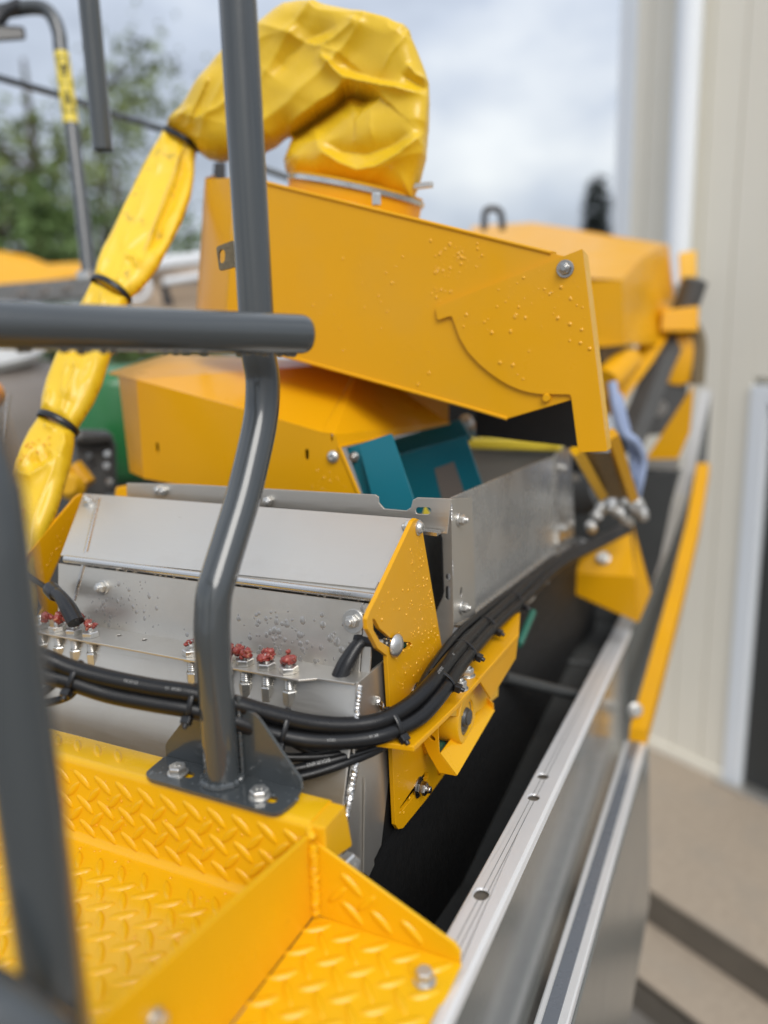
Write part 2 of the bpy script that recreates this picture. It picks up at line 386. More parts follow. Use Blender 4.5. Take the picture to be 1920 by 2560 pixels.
def lugs(parent, origin, u, v, un, s0, s1, t0, t1, ok=None):
    """tear-pattern lugs on the plane origin + s*u + t*v (n = u x v)"""
    u, v = Vector(u), Vector(v); n = Vector(un); a = .0368
    i0, i1 = int(s0/a)-1, int(s1/a)+2; j0, j1 = int(t0/a)-1, int(t1/a)+2
    for i in range(i0, i1):
        for j in range(j0, j1):
            for o, ang in ((0, .82), (.5, -.70)):
                s, t = (i+o)*a, (j+o)*a
                if not (s0+.004 < s < s1-.004 and t0 < t < t1): continue
                p = Vector(origin)+u*s+v*t
                x, y, z = proj(p)
                if z < .1 or not (-120 < x < 1980 and 1700 < y < 2690): continue
                if ok and not ok(p): continue
                d = u*math.cos(ang)+v*math.sin(ang); e2 = n.cross(d)
                ob = bpy.data.objects.new('raised_lug', LUG); col.objects.link(ob); ob.parent = parent
                mm = Matrix((d, e2, n)).transposed().to_4x4(); mm.translation = p; ob.matrix_local = mm
vis = None
lugs(sh, (-1.2, YR, ZF), (1, 0, 0), (0, -1, 0), (0, 0, 1), 0, 1.2+XD-.004, .022, .42, vis)
lugs(sh, (-1.2, YR, ZF), (1, 0, 0), (0, 0, 1), (0, -1, 0), 0, 1.2+XD-.004, .018, .104, vis)
lugs(sh, (-1.2, YR+.012, ZL), (1, 0, 0), (0, 1, 0), (0, 0, 1), 0, .62, .008, .024, lambda p: proj(p)[0] < 340)
# wing on the right of the divider
wing = obj('wing_floor', MB().box((XD+.0005, .18, ZF-.004), (-.240, YR-.0005, ZF)), 'tread', plat, bevel=.001)
lugs(wing, (-1.2, YR, ZF), (1, 0, 0), (0, -1, 0), (0, 0, 1), 1.2+XD, 1.2-.244, .012, .42)
gp = [onY(x, y, YR) for x, y in ((783, 2103), (1138, 2362), (1151, 2382), (1150, 2424))] + [Vector((XD, YR, ZF))]
gw = obj('gusset_wall', MB().plate(gp, (0, .0045, 0)), 'tread', plat, bevel=.0012)
def below(p): # keep the lugs under the sloping edge
    a, b = gp[0], gp[1]; return p.z < a.z+(b.z-a.z)*(p.x-a.x)/(b.x-a.x)-.016
lugs(gw, (-1.2, YR, ZF), (1, 0, 0), (0, 0, 1), (0, -1, 0), 1.2+XD+.012, 1.2-.25, .014, .12, below)
obj('divider_plate', MB().plate([(XD, .6725, 1.754), (XD, .35, 1.797), (XD, .2, 1.818), (XD, .2, ZF), (XD, .6725, ZF)], (-.006, 0, 0)), 'yellow_worn', plat, bevel=.0018)
endc = MB().plate([(XD-.004, YR+.002, ZL-.0015), (XD-.004, YB-.004, ZL-.0015), (XD-.004, YB-.001, ZL-.008), (XD-.004, YB+.012, ZL-.068), (XD-.004, YR+.002, ZL-.05)], (XE-XD+.004, 0, 0))
obj('ledge_end', endc, 'yellow_worn', plat, bevel=.003)
weld(plat, [(XD+.004, YR-.004, 1.745), (XD+.004, YR-.004, 1.70), (XD+.003, YR-.004, ZF+.004)], .0062, 'tread', flat=1)
weld(plat, [(XD+.003, YR-.003, 1.752), (XD-.004, YR+.004, 1.759)], .006, 'tread')
bolt(plat, onZ(1061, 2452, ZF), (0, 0, 1), .0165, .011, .0125)
bolt(plat, onX(388, 2548, XD), (1, 0, 0), .014, .008, .010)
obj('trim_rod', MB().tube([onX(370, 2476, XD-.003)+Vector((0, 0, .003)), onX(270, 2568, XD-.003)+Vector((0, 0, .003))], .0028, 8), 'grey', plat)
hb = onD(862, 2158, .955)
b8 = bolt(plat, hb, (.93, -.30, .12), .026, .015, 0, rot=.15)
text('head_marking', '8.8', .009, frame(hb+Vector((.93, -.30, .12)).normalized()*.0152, (.93, -.30, .12)), 'zinc', b8, .0005)
obj('bolt_shank', MB().lathe([(.008, -.04), (.008, .002)], frame(hb, (.93, -.30, .12)), 14), 'zinc', b8)
drops(plat, [(-.86, YR-.0002, 1.67), (-.43, YR-.0002, 1.67), (-.43, YR-.0002, 1.755), (-.86, YR-.0002, 1.755)], (0, -1, 0), 60, .001, .003, seed=5)
drops(plat, [(-.82, .665, ZF+.0002), (-.44, .665, ZF+.0002), (-.44, .45, ZF+.0002), (-.72, .45, ZF+.0002)], (0, 0, 1), 130, .0007, .0026, seed=6)

# ================================================================== bent handrail post with base plate
R_T = .0222
post = thing('handrail_post', 'bent dark grey tubular post bolted on the chequer-plate ledge', 'post', (-.568, .703, ZL))
cx = [(561, 1966), (553, 1860), (543, 1748), (538, 1700), (531, 1600), (531, 1540), (536, 1482), (552, 1425), (580, 1335), (610, 1235), (637, 1120), (651, 1050), (656, 1000), (656, 940), (651, 880), (640, 785), (626, 617), (605, 309), (581, 0), (560, -300)]
pp = [onX(x, y, -.568) for x, y in cx]
for p in pp[:5]: p.y = .704
for p in pp[14:]: p.y = .838
obj('tube', MB().tube(smooth_path(pp, 5), R_T, 28), 'grey', post, sharp=60)
Zb = ZL+.0055
bp = [onZ(x, y, Zb) for x, y in ((362, 1932), (413, 1889), (754, 1973), (741, 2000), (694, 2038), (372, 1946))]
holes = [slot(onZ(462, 1933, Zb), (1, -.1, 0), (0, 1, 0), .030, .0065), slot(onZ(668, 1994, Zb), (1, -.1, 0), (0, 1, 0), .030, .0065)]
base = obj('base_plate', MB().plate(rounded(bp, [.008, .004, .003, .008, .018, .010]), (0, 0, -.005), holes), 'grey', post, bevel=.0012)
yf = (bp[1].y+bp[2].y)/2
fl = [onY(x, y, yf) for x, y in ((414, 1890), (413, 1860), (496, 1752), (606, 1773), (640, 1788), (752, 1952), (754, 1975))]
obj('back_flange', MB().plate(rounded(fl, [0, .010, .004, .010, .016, .012, 0]), (0, .005, 0)), 'grey', post, bevel=.0012)
for x, y, tx in ((445, 1932, '8.8'), (649, 1991, '8.8')):
    p = onZ(x, y, Zb); b_ = bolt(post, p, (0, 0, 1), .0205, .0105, 0, rot=.25 if x < 500 else .6)
    obj('washer', MB().lathe([(.0135, 0), (.0135, .0016), (.0125, .002)], frame(p, (0, 0, 1)), 26), 'zinc', b_)
    text('head_marking', tx, .0075, Matrix.Translation(p+Vector((0, 0, .0106))) @ Matrix.Rotation(.5, 4, 'Z'), 'zinc', b_, .0006)
ring = [Vector((-.568+math.cos(a)*(R_T+.002), .704+math.sin(a)*(R_T+.002), Zb+.002)) for a in [2*PI*k/16 for k in range(17)]]
weld(post, ring, .0058, 'grey', n=14)
weld(post, [(-.568+.021, yf-.004, Zb+.004), (-.568+.021, yf-.004, 1.84), (-.568+.021, yf-.002, 1.882)], .0030, 'grey', n=24)
tb = [onY(x, y, .846) for x, y in ((540, 617), (585, 600), (590, 666), (548, 678))]
obj('tab', MB().plate(rounded(tb, .004), (0, .004, 0), [slot(onY(554, 641, .846), (.12, 0, 1), (1, 0, 0), .017, .0052)]), 'galv', post, bevel=.0008)
drops(post, [bp[0], bp[1], bp[2], bp[3], bp[4]], (0, 0, 1), 40, .001, .004, flat=.25, seed=9, mat='water_grey')

# ================================================================== rails near the camera
ra, rb = onD(770, 836, .925), onD(0, 812, .735)
rail = thing('handrail', 'thick dark grey horizontal handrail in front of the bent post', 'handrail', ra)
d = (ra-rb).normalized()
pts = [rb-d*.35] + [rb.lerp(ra, t) for t in (.3, .6, .9, .965)] + [ra-d*.010, ra-d*.005, ra-d*.001, ra]
obj('tube', MB().tube(pts, [.0232]*6+[.0222, .0195, .015], 28), 'grey', rail, sharp=50)
obj('end_plug', MB().lathe([(.0150, -.001), (.0150, .0006), (.012, .0022), (.004, .0026)], frame(ra, d), 24), 'nylon', rail)
mb = MB(); rng = random.Random(4)
for i in range(26):
    t = rng.random(); p = rb.lerp(ra, t)+Vector((0, 0, -.0228)); s_ = rng.uniform(.002, .0042)
    mb.dome(frame(p, (0, 0, -1)), s_*1.5, s_*1.2, s_*1.2, 8, 3)
obj('water_droplets', mb, 'water_grey', rail, kind='stuff')
pf = onD(120, 2358, .56)
fp = thing('handrail_post', 'blurred dark grey upright tube closest to the camera, bottom left', 'post', (pf.x, pf.y, 1.6))
obj('tube', MB().tube([(pf.x, pf.y, 1.45), (pf.x, pf.y, 1.9), (pf.x, pf.y, 2.215), (pf.x-.012, pf.y+.0, 2.27), (pf.x-.05, pf.y, 2.30), (pf.x-.3, pf.y+.02, 2.31)], .0225, 24), 'grey', fp)
lr = MB().tube([onD(-160, 2440, .50), onD(0, 2535, .50), onD(110, 2620, .51)], .0225, 20)
o = obj('handrail', lr, 'grey'); tag(o, 'light-catching grey tube end at the bottom left corner', 'handrail')

# ================================================================== stainless housing
XR = -.440; XL = -1.085
hs = thing('steel_housing', 'brushed stainless steel housing with sloping lid behind the bent post', 'housing', (-.75, .9, 1.65))
A, B_, C_, D_ = (1.030, 2.047), (.888, 1.974), (.880, 1.962), (.862, 1.868)
def strip(p, q, x0, x1, th=.003):   # flat panel between two (y, z) lines
    x0, x0b = x0 if isinstance(x0, tuple) else (x0, x0)
    P = [Vector((x0, *p)), Vector((x1, *p)), Vector((x1, *q)), Vector((x0b, *q))]
    n = (P[1]-P[0]).cross(P[3]-P[0]).normalized()
    if n.y > 0: n = -n
    return MB().plate(P, -n*th), P, n
mb, P1, n_up = strip(A, B_, (-1.100, -1.016), XR+.002); lid = obj('lid_panel', mb, 'steel', hs, bevel=.001)
mb, P2, n_lo = strip(C_, D_, (-1.014, -1.01), XR-.012); low = obj('sloping_panel', mb, 'steel', hs, bevel=.001)
mb, P3, n3 = strip((C_[0]-.0006, C_[1]), (D_[0]-.0006, D_[1]), XR-.010, XR+.003); obj('joint_strip', mb, 'steel', hs)
obj('lip', MB().tube([(-1.0, B_[0]-.004, B_[1]-.004), (XR+.004, B_[0]-.004, B_[1]-.004)], .0062, 14), 'steel2', hs)
mb, P4, _n = strip((.834, 1.866), (.7735, 1.705), XL-.1, XR); fp_ = obj('front_plate', mb, 'steel', hs, bevel=.001)
obj('front_skirt', MB().plate([(XL-.1, .7735, 1.7045), (XR, .7735, 1.7045), (XR-.03, .775, 1.60), (XL-.1, .775, 1.60)], (0, .003, 0)), 'steel', hs)
# flange that carries the fittings
fz = 1.871
fo = [(XL-.1, .808, fz), (XR-.075, .808, fz), (XR-.055, .822, fz), (XR-.002, .826, fz), (XR, .832, fz), (XR, .864, fz), (XL-.1, .864, fz)]
hol = [slot((x, .845, fz), (1, 0, 0), (0, 1, 0), .009, .0042) for x in (-.86, -.81, -.72, -.66)]
obj('fitting_flange', MB().plate(fo, (0, 0, -.0032), hol), 'steel', hs, bevel=.0007)
# back ridge with notch and slot
Yg = 1.066
rg = [onY(x, y, Yg) for x, y in ((316, 1208), (470, 1211), (860, 1233), (938, 1237), (946, 1243), (947, 1257), (960, 1272), (1015, 1277), (1027, 1269), (1032, 1250), (1043, 1244), (1128, 1247), (1118, 1335), (860, 1312), (318, 1262))]
obj('back_ridge', MB().plate(rg, (0, .003, 0), [slot(onY(1058, 1277, Yg), (1, 0, .06), (0, 0, 1), .026, .0055)]), 'steel', hs, bevel=.0007)
obj('ridge_fold', MB().plate([onY(x, y, Yg-.002) for x, y in ((1035, 1316), (1104, 1325), (1104, 1333), (1035, 1325))], (0, -.02, 0)), 'steel2', hs)
# end cap and welds
ec = [onX(x, y, XR+.004) for x, y in ((896, 1706), (965, 1650), (1010, 1700), (1010, 2040), (985, 2073), (931, 2163), (917, 2192), (900, 2195), (856, 2090), (868, 2010), (884, 1908), (893, 1790))]
obj('end_cap', MB().plate(ec, (-.004, 0, 0)), 'steel', hs, bevel=.0008)
cr_ = [onX(x, y, XR+.0045) for x, y in ((908, 1940), (932, 2160), (918, 2190), (905, 2180))]
obj('end_flap', MB().plate(cr_, (.003, 0, 0)), 'steel', hs, bevel=.0008)
weld(hs, [onX(x, y, XR+.004) for x, y in ((900, 1712), (894, 1760), (890, 1808))], .0042, n=22)
weld(hs, [onX(x, y, XR+.004) for x, y in ((889, 1905), (882, 1945), (872, 2000), (862, 2048))], .0058, n=26)
obj('weld_tail', MB().tube([onX(862, 2050, XR+.004), onX(853, 2090, XR+.002)], .0045, 8), 'steel2', hs)
weld(hs, [onX(942, 1748, XR+.006), onX(950, 1765, XR+.006), onX(960, 1790, XR+.006)], .0055, n=8)
# left end of the lid: folded flange
obj('end_fold', MB().tube([onP(246, 1247, P1[0], n_up)-n_up*.002, onP(213, 1384, P1[0], n_up)-n_up*.002], .0048, 10).tube([onP(209, 1412, P2[0], n_lo)-n_lo*.002, onP(186, 1500, P2[0], n_lo)-n_lo*.002], .0048, 10), 'steel2', hs)
obj('lip_strip', MB().plate([onP(x, y, P1[0], n_up)+n_up*.0022 for x, y in ((180, 1378), (948, 1456), (938, 1474), (165, 1394))], n_up*-.002), 'steel', hs)
for (x, y), rr in (((221, 1257), 1), ((258, 1468), 1)):
    nn = n_up if y < 1300 else n_lo; pl = P1[0] if y < 1300 else P2[0]
    bolt(hs, onP(x, y, pl, nn), nn, .016, .009, .0115, .006, nyl=True)
bolt(hs, onP(884, 1553, P2[0], n_lo), n_lo, .017, .008, .0165, .008, nyl=True)
bolt(hs, onY(672, 1253, Yg), (0, -1, 0), .016, .010, .0, .004, nyl=True)
obj('water_stain', MB().dome(frame(onY(660, 1250, Yg), (0, -1, 0)), .006, .004, .003, 8, 2), 'galv', hs)
for k, x in enumerate((398, 410)): bolt(hs, onY(x, 1225+k*3, Yg), (0, -1, 0), .015, .009, .0, .004)
drops(hs, [onP(x, y, P2[0], n_lo) for x, y in ((590, 1530), (930, 1520), (935, 1670), (600, 1650))], n_lo, 110, .0015, .0052, 1.6, .14, seed=21, mat='water_steel')
drops(hs, [onP(x, y, P2[0], n_lo) for x, y in ((260, 1440), (480, 1470), (480, 1600), (200, 1560))], n_lo, 70, .001, .0035, 1.6, .14, seed=22, mat='water_steel')
mb = MB(); rng = random.Random(8)
for i in range(34):   # row of drops hanging under the lip
    x = rng.uniform(-.99, XR-.02); s_ = rng.uniform(.001, .0024)
    mb.dome(frame((x, B_[0]-.006, B_[1]-.0098), (0, -.2, -1)), s_*1.3, s_, s_*1.1, 8, 3)
obj('water_droplets', mb, 'water_steel', hs, kind='stuff')
# dark rubber curtain behind the plate
o = obj('dark_sheet', MB().plate([onX(x, y, -.470) for x, y in ((1040, 1318), (1116, 1318), (1124, 1560), (1080, 1650))], (-.005, 0, 0)), 'belt'); tag(o, 'dark rubber curtain between yellow plate and stainless upright', 'rubber curtain')

# ================================================================== yellow adjuster plate (right) and its fixings
XP = -.424
ap = thing('adjuster_plate', 'yellow steel adjuster plate with curved slot, wet with raindrops', 'plate', onX(990, 2060, XP))
po = [onX(x, y, XP) for x, y in ((1032, 1303), (1040, 1296), (1048, 1299), (1054, 1311), (1107, 1628), (1140, 1700), (1165, 1860), (1110, 1938), (1068, 1996), (1007, 2071), (996, 2073), (989, 2062), (975, 1760), (968, 1640), (945, 1622), (919, 1573), (917, 1548), (925, 1527), (940, 1498))]
ARC = [onX(x, y, XP) for x, y in ((932, 1547), (938, 1549), (950, 1572), (975, 1594), (1000, 1604), (1026, 1606), (1030, 1612), (1022, 1622), (1000, 1625), (975, 1619), (950, 1603), (934, 1575))]
S1 = [onX(x, y, XP) for x, y in ((988, 1780), (1010, 1752), (1049, 1706), (1058, 1706), (1059, 1718), (1020, 1762), (996, 1789), (989, 1790))]
S2 = [onX(x, y, XP) for x, y in ((1000, 2020), (1030, 1975), (1062, 1932), (1070, 1931), (1070, 1944), (1035, 1990), (1006, 2027), (1000, 2029))]
obj('plate', MB().plate(po, (-.0065, 0, 0), [ARC, S1, S2]), 'yellow', ap, bevel=.0013)
bolt(ap, onX(1040, 1733, XP), (1, 0, 0), .019, .010, .0165, .004, rot=.1, mat='bolt_steel')
bolt(ap, onX(1046, 1968, XP), (1, 0, 0), .019, .012, .0165, .008, rot=.1, nyl=True, mat='bolt_steel')
pb = onX(1046, 1319, XP)
pv = obj('pivot_bolt', MB().lathe([(.0115, 0), (.0115, .0015), (.0095, .002), (.009, .004), (.0065, .0068), (.003, .0072), (.003, .004)], frame(pb, (1, 0, 0)), 26), 'zinc', ap)
bolt(ap, pb+Vector((-.0065, 0, 0)), (-1, 0, 0), .0165, .011, .011, .007, name='pivot_nut', nyl=True)
cb = onX(985, 1613, XP)
obj('carriage_bolt', MB().lathe([(.0095, 0), (.0165, .0005), (.0155, .003), (.011, .006), (.005, .0078), (.001, .008)], frame(cb+Vector((.003, 0, 0)), (1, -.12, 0)), 26), 'zinc', ap)
obj('spacer', MB().lathe([(.005, -.05), (.005, -.02), (.0075, -.02), (.0075, -.012), (.0055, -.012), (.0055, .002)], frame(cb+Vector((.003, 0, 0)), (1, -.12, 0)), 16), 'zinc', ap)
gt = obj('green_tube', MB().tube([onX(1000, 1612, XP-.014), onX(1050, 1618, XP-.016)], .0055, 12), 'seagreen', ap)
drops(ap, [onX(x, y, XP+.0001) for x, y in ((1038, 1345), (1052, 1340), (1104, 1628), (1050, 1690), (990, 1740), (975, 1640), (940, 1530))], (1, 0, 0), 240, .0007, .0024, 1.35, .55, seed=31)
drops(ap, [onX(x, y, XP+.0001) for x, y in ((985, 1860), (1080, 1880), (1060, 1980), (1000, 2050))], (1, 0, 0), 25, .0008, .0026, 1.35, .5, seed=32)
# clamp lever with a tapered black handle
def lever(label, hub, axis, tip, parent_loc):
    t = thing('clamp_lever', label, 'lever', parent_loc, 'black clamp levers on the housing')
    mm = frame(hub, axis); obj('hub', MB().lathe([(.010, -.006), (.0125, -.004), (.0125, .020), (.011, .026), (.008, .028)], mm, 22), 'nylon', t)
    h = Vector(hub)+Vector(axis).normalized()*.012; tp = Vector(tip); mid = h.lerp(tp, .45)+Vector((0, 0, .010))
    path = smooth_path([h, h.lerp(mid, .5)+Vector((0, 0, .003)), mid, mid.lerp(tp, .55)+Vector((0, 0, .002)), tp], 5)
    n = len(path); obj('handle', MB().tube(path, [.0120-.0022*math.sin(PI*min(1, i/n*1.5))+.0012*i/n for i in range(n)], 16, flat=.85), 'nylon', t, sharp=60)
    obj('stud', MB().lathe([(.004, -.012), (.004, -.004)], mm, 12), 'zinc', t)
    return t
hubp = onX(935, 1603, XP-.014)
lever('black clamp lever beside the curved slot of the adjuster plate', hubp, (-1, -.05, .02), onD(846, 1700, 1.035), hubp)
# left adjuster plate and lever
XQ = -1.115
la = thing('adjuster_plate', 'yellow adjuster plate at the far left end of the steel housing', 'plate', onX(110, 1590, XQ))
obj('plate', MB().plate([onX(x, y, XQ) for x, y in ((192, 1241), (204, 1234), (216, 1240), (206, 1266), (122, 1460), (140, 1505), (170, 1535), (178, 1640), (92, 1650), (86, 1560), (108, 1520), (88, 1478), (58, 1456), (47, 1412))], (-.006, 0, 0)), 'yellow', la, bevel=.0012)
obj('stud', MB().tube([onX(56, 1432, XQ+.01), onX(120, 1472, XQ+.04)], .0048, 10), 'nylon', la)
drops(la, [onX(x, y, XQ+.0001) for x, y in ((190, 1270), (120, 1450), (70, 1440), (60, 1415))], (1, 0, 0), 40, .0008, .0022, seed=41)
hub2 = onD(128, 1474, 1.24)
t = lever('black clamp lever at the left end of the sloping panel', hub2, (.88, -.42, -.1), onD(190, 1556, 1.18), hub2)

# ================================================================== grease fittings on the flange
def blob(mb, c, r, rng, n=7):
    """lump of squeezed-out grease"""
    for i in range(n):
        p = Vector(c)+Vector((rng.uniform(-1, 1)*r*.9, rng.uniform(-1, 1)*r*.7, rng.uniform(-.2, .8)*r)); s_ = r*rng.uniform(.28, .55)
        mm = Matrix.Translation(p) @ Matrix.Rotation(rng.uniform(0, 3), 4, 'Z') @ Matrix.Rotation(rng.uniform(-.7, .7), 4, 'X') @ Matrix.Diagonal((1.15, .9, .9, 1))
        seg, rings = 9, 6; vs = []
        for j in range(rings+1):
            a = PI*j/rings
            for k in range(seg):
                q = Vector((math.sin(a)*math.cos(2*PI*k/seg), math.sin(a)*math.sin(2*PI*k/seg), math.cos(a)))
                q *= s_*(1+.6*noise.noise(q*2.6+Vector((i*3.1, r*100, c[0]*50)))); vs.append(q)
        mb.add(vs, [(j*seg+k, j*seg+(k+1) % seg, (j+1)*seg+(k+1) % seg, (j+1)*seg+k) for j in range(rings) for k in range(seg)], True, mm)
def fitting(px, py, label, grease, seed, hose=True):
    rng = random.Random(seed); p = onY(px, py, .826); p.z = fz
    t = thing('grease_fitting', label, 'grease fitting', p, 'grease fittings along the flange')
    mm = Matrix.Translation(p) @ Matrix.Rotation(rng.uniform(0, 1), 4, 'Z')
    obj('top_nut', MB().hexn(.0235, 0, .009, mm), 'zinc', t, bevel=.0004)
    obj('lower_nut', MB().hexn(.021, -.0085, -.0034, mm @ Matrix.Rotation(.4, 4, 'Z')), 'zinc', t, bevel=.0004)
    pr = [(.0078, -.0085)]
    for i in range(6): pr += [(.0078, -.0085-.0028*i), (.0070, -.0099-.0028*i)]
    pr += [(.0078, -.028)]
    obj('thread', MB().lathe(pr[::-1], mm, 16), 'zinc', t)
    obj('union_nut', MB().hexn(.0182, -.047, -.0255, mm @ Matrix.Rotation(rng.uniform(0, 1), 4, 'Z'), ch=.06), 'zinc', t, bevel=.0006)
    obj('nipple', MB().lathe([(.005, .0085), (.005, .013), (.004, .015), (.005, .018), (.0035, .021)], mm, 12), 'zinc', t)
    mb = MB()
    for s_ in (-.0029, .0029):
        mb.tube([p+Vector((s_, 0, -.048)), p+Vector((s_, .001, -.060)), p+Vector((s_*.8, .004, -.078))], .0026, 8)
    obj('thin_hose', mb, 'rubber', t)
    if grease:
        mb = MB(); blob(mb, p+Vector((0, 0, .0150)), .0125*grease, rng, 13); obj('grease', mb, 'grease', t, sharp=70)
    return t
for px, py, lb, g, sd_ in ((102, 1556, 'leftmost grease fitting on the flange, with bare nipple', 0, 1), (143, 1563, 'second grease fitting from the left, under a big red grease lump', 1.25, 2),
                         (185, 1571, 'third grease fitting from the left, under a red grease lump', 1.1, 3), (226, 1578, 'fourth grease fitting from the left, with small red grease flakes', .75, 4),
                         (478, 1622, 'grease fitting just left of the bent post', .6, 5), (566, 1640, 'grease fitting hidden mostly behind the bent post', .9, 6), (612, 1649, 'grease fitting just right of the bent post, red grease on top', 1.0, 7),
                         (666, 1659, 'second grease fitting right of the bent post', .9, 8), (722, 1670, 'rightmost grease fitting on the flange, red grease on top', 1.0, 9)):
    fitting(px, py, lb, g, sd_)

# ================================================================== hoses, cables and ties
def hose(name, label, pts, r, mat='rubber', cat='hose', group='black hoses along the housing', prints=()):
    path = smooth_path(pts, 7); o = obj(name, MB().tube(path, r, 18), mat); tag(o, label, cat, group)
    for (px, body, size) in prints:    # white print lying on the side of the hose that faces the camera
        k = min(range(2, len(path)-2), key=lambda i: abs(proj(path[i])[0]-px))
        tg = (path[k+1]-path[k-1]).normalized(); v = (CAM-path[k]).normalized(); n = (v-tg*v.dot(tg)).normalized()
        side = n.cross(tg)
        mm = Matrix((-tg, -side, n)).transposed().to_4x4(); mm.translation = path[k]+n*(r+.0002)+side*.002
        text('printed_mark', body, size, mm, 'wink', o, .0001)
    return o, path
hA = [onD(20, 1610, .955), onD(110, 1643, .955), onD(180, 1672, .957), onD(270, 1696, .958), onD(380, 1718, .958), onD(480, 1733, .958), onD(580, 1757, .962), onD(680, 1786, .975), onD(780, 1808, .99), onD(880, 1813, 1.005), onD(960, 1798, 1.02), onD(1030, 1757, 1.05), onD(1080, 1706, 1.09), onD(1125, 1650, 1.16), onD(1175, 1595, 1.27), onD(1230, 1540, 1.40), onD(1300, 1478, 1.58), onD(1390, 1402, 1.85), onD(1480, 1358, 2.1), onD(1560, 1318, 2.25)]
hB = [onD(20, 1652, .955), onD(100, 1684, .955), onD(170, 1702, .957), onD(270, 1735, .958), onD(380, 1757, .958), onD(480, 1774, .958), onD(580, 1800, .962), onD(680, 1833, .975), onD(780, 1852, .985), onD(880, 1851, 1.0), onD(965, 1835, 1.015), onD(1045, 1796, 1.045), onD(1100, 1738, 1.085), onD(1142, 1676, 1.15), onD(1190, 1615, 1.26), onD(1245, 1556, 1.39), onD(1312, 1495, 1.57), onD(1400, 1412, 1.84), onD(1490, 1366, 2.09), onD(1568, 1326, 2.24)]
RH = .0112
_, pathA = hose('hydraulic_hose', 'upper of two thick black hoses sweeping in front of the steel housing', hA, RH, prints=((330, '23:25:36', .0052), (440, '10/24  13', .0052), (1092, '23:25:37', .0056), (1125, '13', .0056)))
_, pathB = hose('hydraulic_hose', 'lower of two thick black hoses sweeping in front of the steel housing', hB, RH, prints=((830, '10/24', .005), (930, 'BK 10', .005)))
c1 = [onD(560, 1800, .985), onD(640, 1868, .99), onD(700, 1890, .995), onD(760, 1893, 1.0), onD(840, 1886, 1.01), onD(930, 1862, 1.03), onD(1010, 1815, 1.06), onD(1062, 1760, 1.09), onD(1100, 1690, 1.13), onD(1150, 1618, 1.24), onD(1215, 1545, 1.39), onD(1290, 1475, 1.57), onD(1385, 1396, 1.86)]
def shift(pts, dx, dy, dd=0): return [p+RT*dx+UP*dy+FW*dd for p in pts]
hose('control_cable', 'thin black cable, topmost of the bundle under the thick hoses', c1, .0058, group='thin black cables')
c2 = [onD(600, 1905, .985), onD(700, 1925, .99), onD(760, 1918, .995), onD(850, 1896, 1.005), onD(940, 1868, 1.03), onD(1012, 1822, 1.065), onD(1066, 1765, 1.095), onD(1108, 1690, 1.14)]
hose('control_cable', 'thin black cable with white print, middle of the bundle', c2, .0062, group='thin black cables', prints=((790, 'BIDUR-6N3', .0062),))
c3 = [onD(600, 1925, .985), onD(700, 1947, .985), onD(770, 1937, .99), onD(850, 1912, 1.0), onD(930, 1880, 1.025), onD(985, 1850, 1.06)]
hose('control_cable', 'thin black cable, lowest of the bundle under the thick hoses', c3, .0062, group='thin black cables', prints=((700, 'BIDUR', .006),))
c4 = [onD(700, 1835, 1.0), onD(740, 1862, 1.0), onD(800, 1885, 1.01), onD(880, 1884, 1.02)]
hose('control_cable', 'short thin black cable looping below the thick hoses', c4, .005, group='thin black cables')
hose('control_cable', 'thin black cable curling down left of the first cable tie', [onD(195, 1712, .965), onD(175, 1738, .968), onD(140, 1752, .97), onD(90, 1760, .97), onD(20, 1758, .97)], .0052, group='thin black cables')
hose('control_cable', 'thin black cable dropping behind the blurred upright tube', [onD(150, 1690, .968), onD(130, 1715, .97), onD(100, 1735, .97), onD(40, 1750, .975)], .0050, group='thin black cables')
hose('control_cable', 'bunched thin cable lying on top of the hoses beside the plate', [onD(1048, 1732, 1.085), onD(1070, 1684, 1.12), onD(1106, 1632, 1.185), onD(1156, 1574, 1.29), onD(1222, 1518, 1.42), onD(1296, 1462, 1.60), onD(1385, 1392, 1.86)], .0068, group='thin black cables')
def tie(label, path_list, px, r, headside=-1, hr=.0062, band=.0034, parentname='cable_tie'):
    """nylon strap around the hoses near photo column px, with its square head"""
    cs = []
    for P in path_list:
        k = min(range(1, len(P)-1), key=lambda i: abs(proj(P[i])[0]-px)); cs.append((P[k], (P[k+1]-P[k-1]).normalized()))
    c = sum((a for a, b in cs), Vector())/len(cs); tg = cs[0][1]
    v = (CAM-c).normalized(); n = (v-tg*v.dot(tg)).normalized(); s = tg.cross(n)   # s: across, in view
    half = max(abs((a-c).dot(s)) for a, b in cs)+r+.0012
    loop = []
    for k in range(25):
        a = 2*PI*k/24; loop.append(c+s*(math.cos(a)*half)+n*(math.sin(a)*(r+.0014)*(1.0 if abs(math.cos(a)) < .75 else .92)))
    t = thing('cable_tie', label, 'cable tie', c, 'black cable ties on the hoses')
    mb = MB(); mb.tube(loop, band, 8, caps=False, flat=.32, up=s); obj('strap', mb, 'nylon', t)
    hp = c+s*(headside*(half+.001))+n*.006
    mm = frame(hp, (s*headside+n*.35)); 
    obj('head', MB().box((-.0062, -.0052, -.004), (.0062, .0052, .0058), mm), 'nylon', t, bevel=.0014)
    obj('tail', MB().lathe([(.0034, .004), (.0034, .0095), (.0026, .0105)], mm, 10), 'nylon', t)
    return t
ab = [pathA, pathB]
tie('cable tie on the hoses left of the bent post, below the fourth fitting', ab, 188, RH, 1)
tie('cable tie on the hoses touching the left edge of the bent post', ab, 487, RH, 1)
tie('cable tie on the hoses behind the right base gusset of the bent post', ab, 702, RH, 1)
tie('cable tie on the hoses at the lowest sweep in front of the plate', ab, 985, RH, 1)
tie('cable tie on the hoses beside the upper slot bolt', ab, 1108, RH, 1)
tie('cable tie on the hoses above the yellow bearing bracket', ab, 1165, RH, 1)
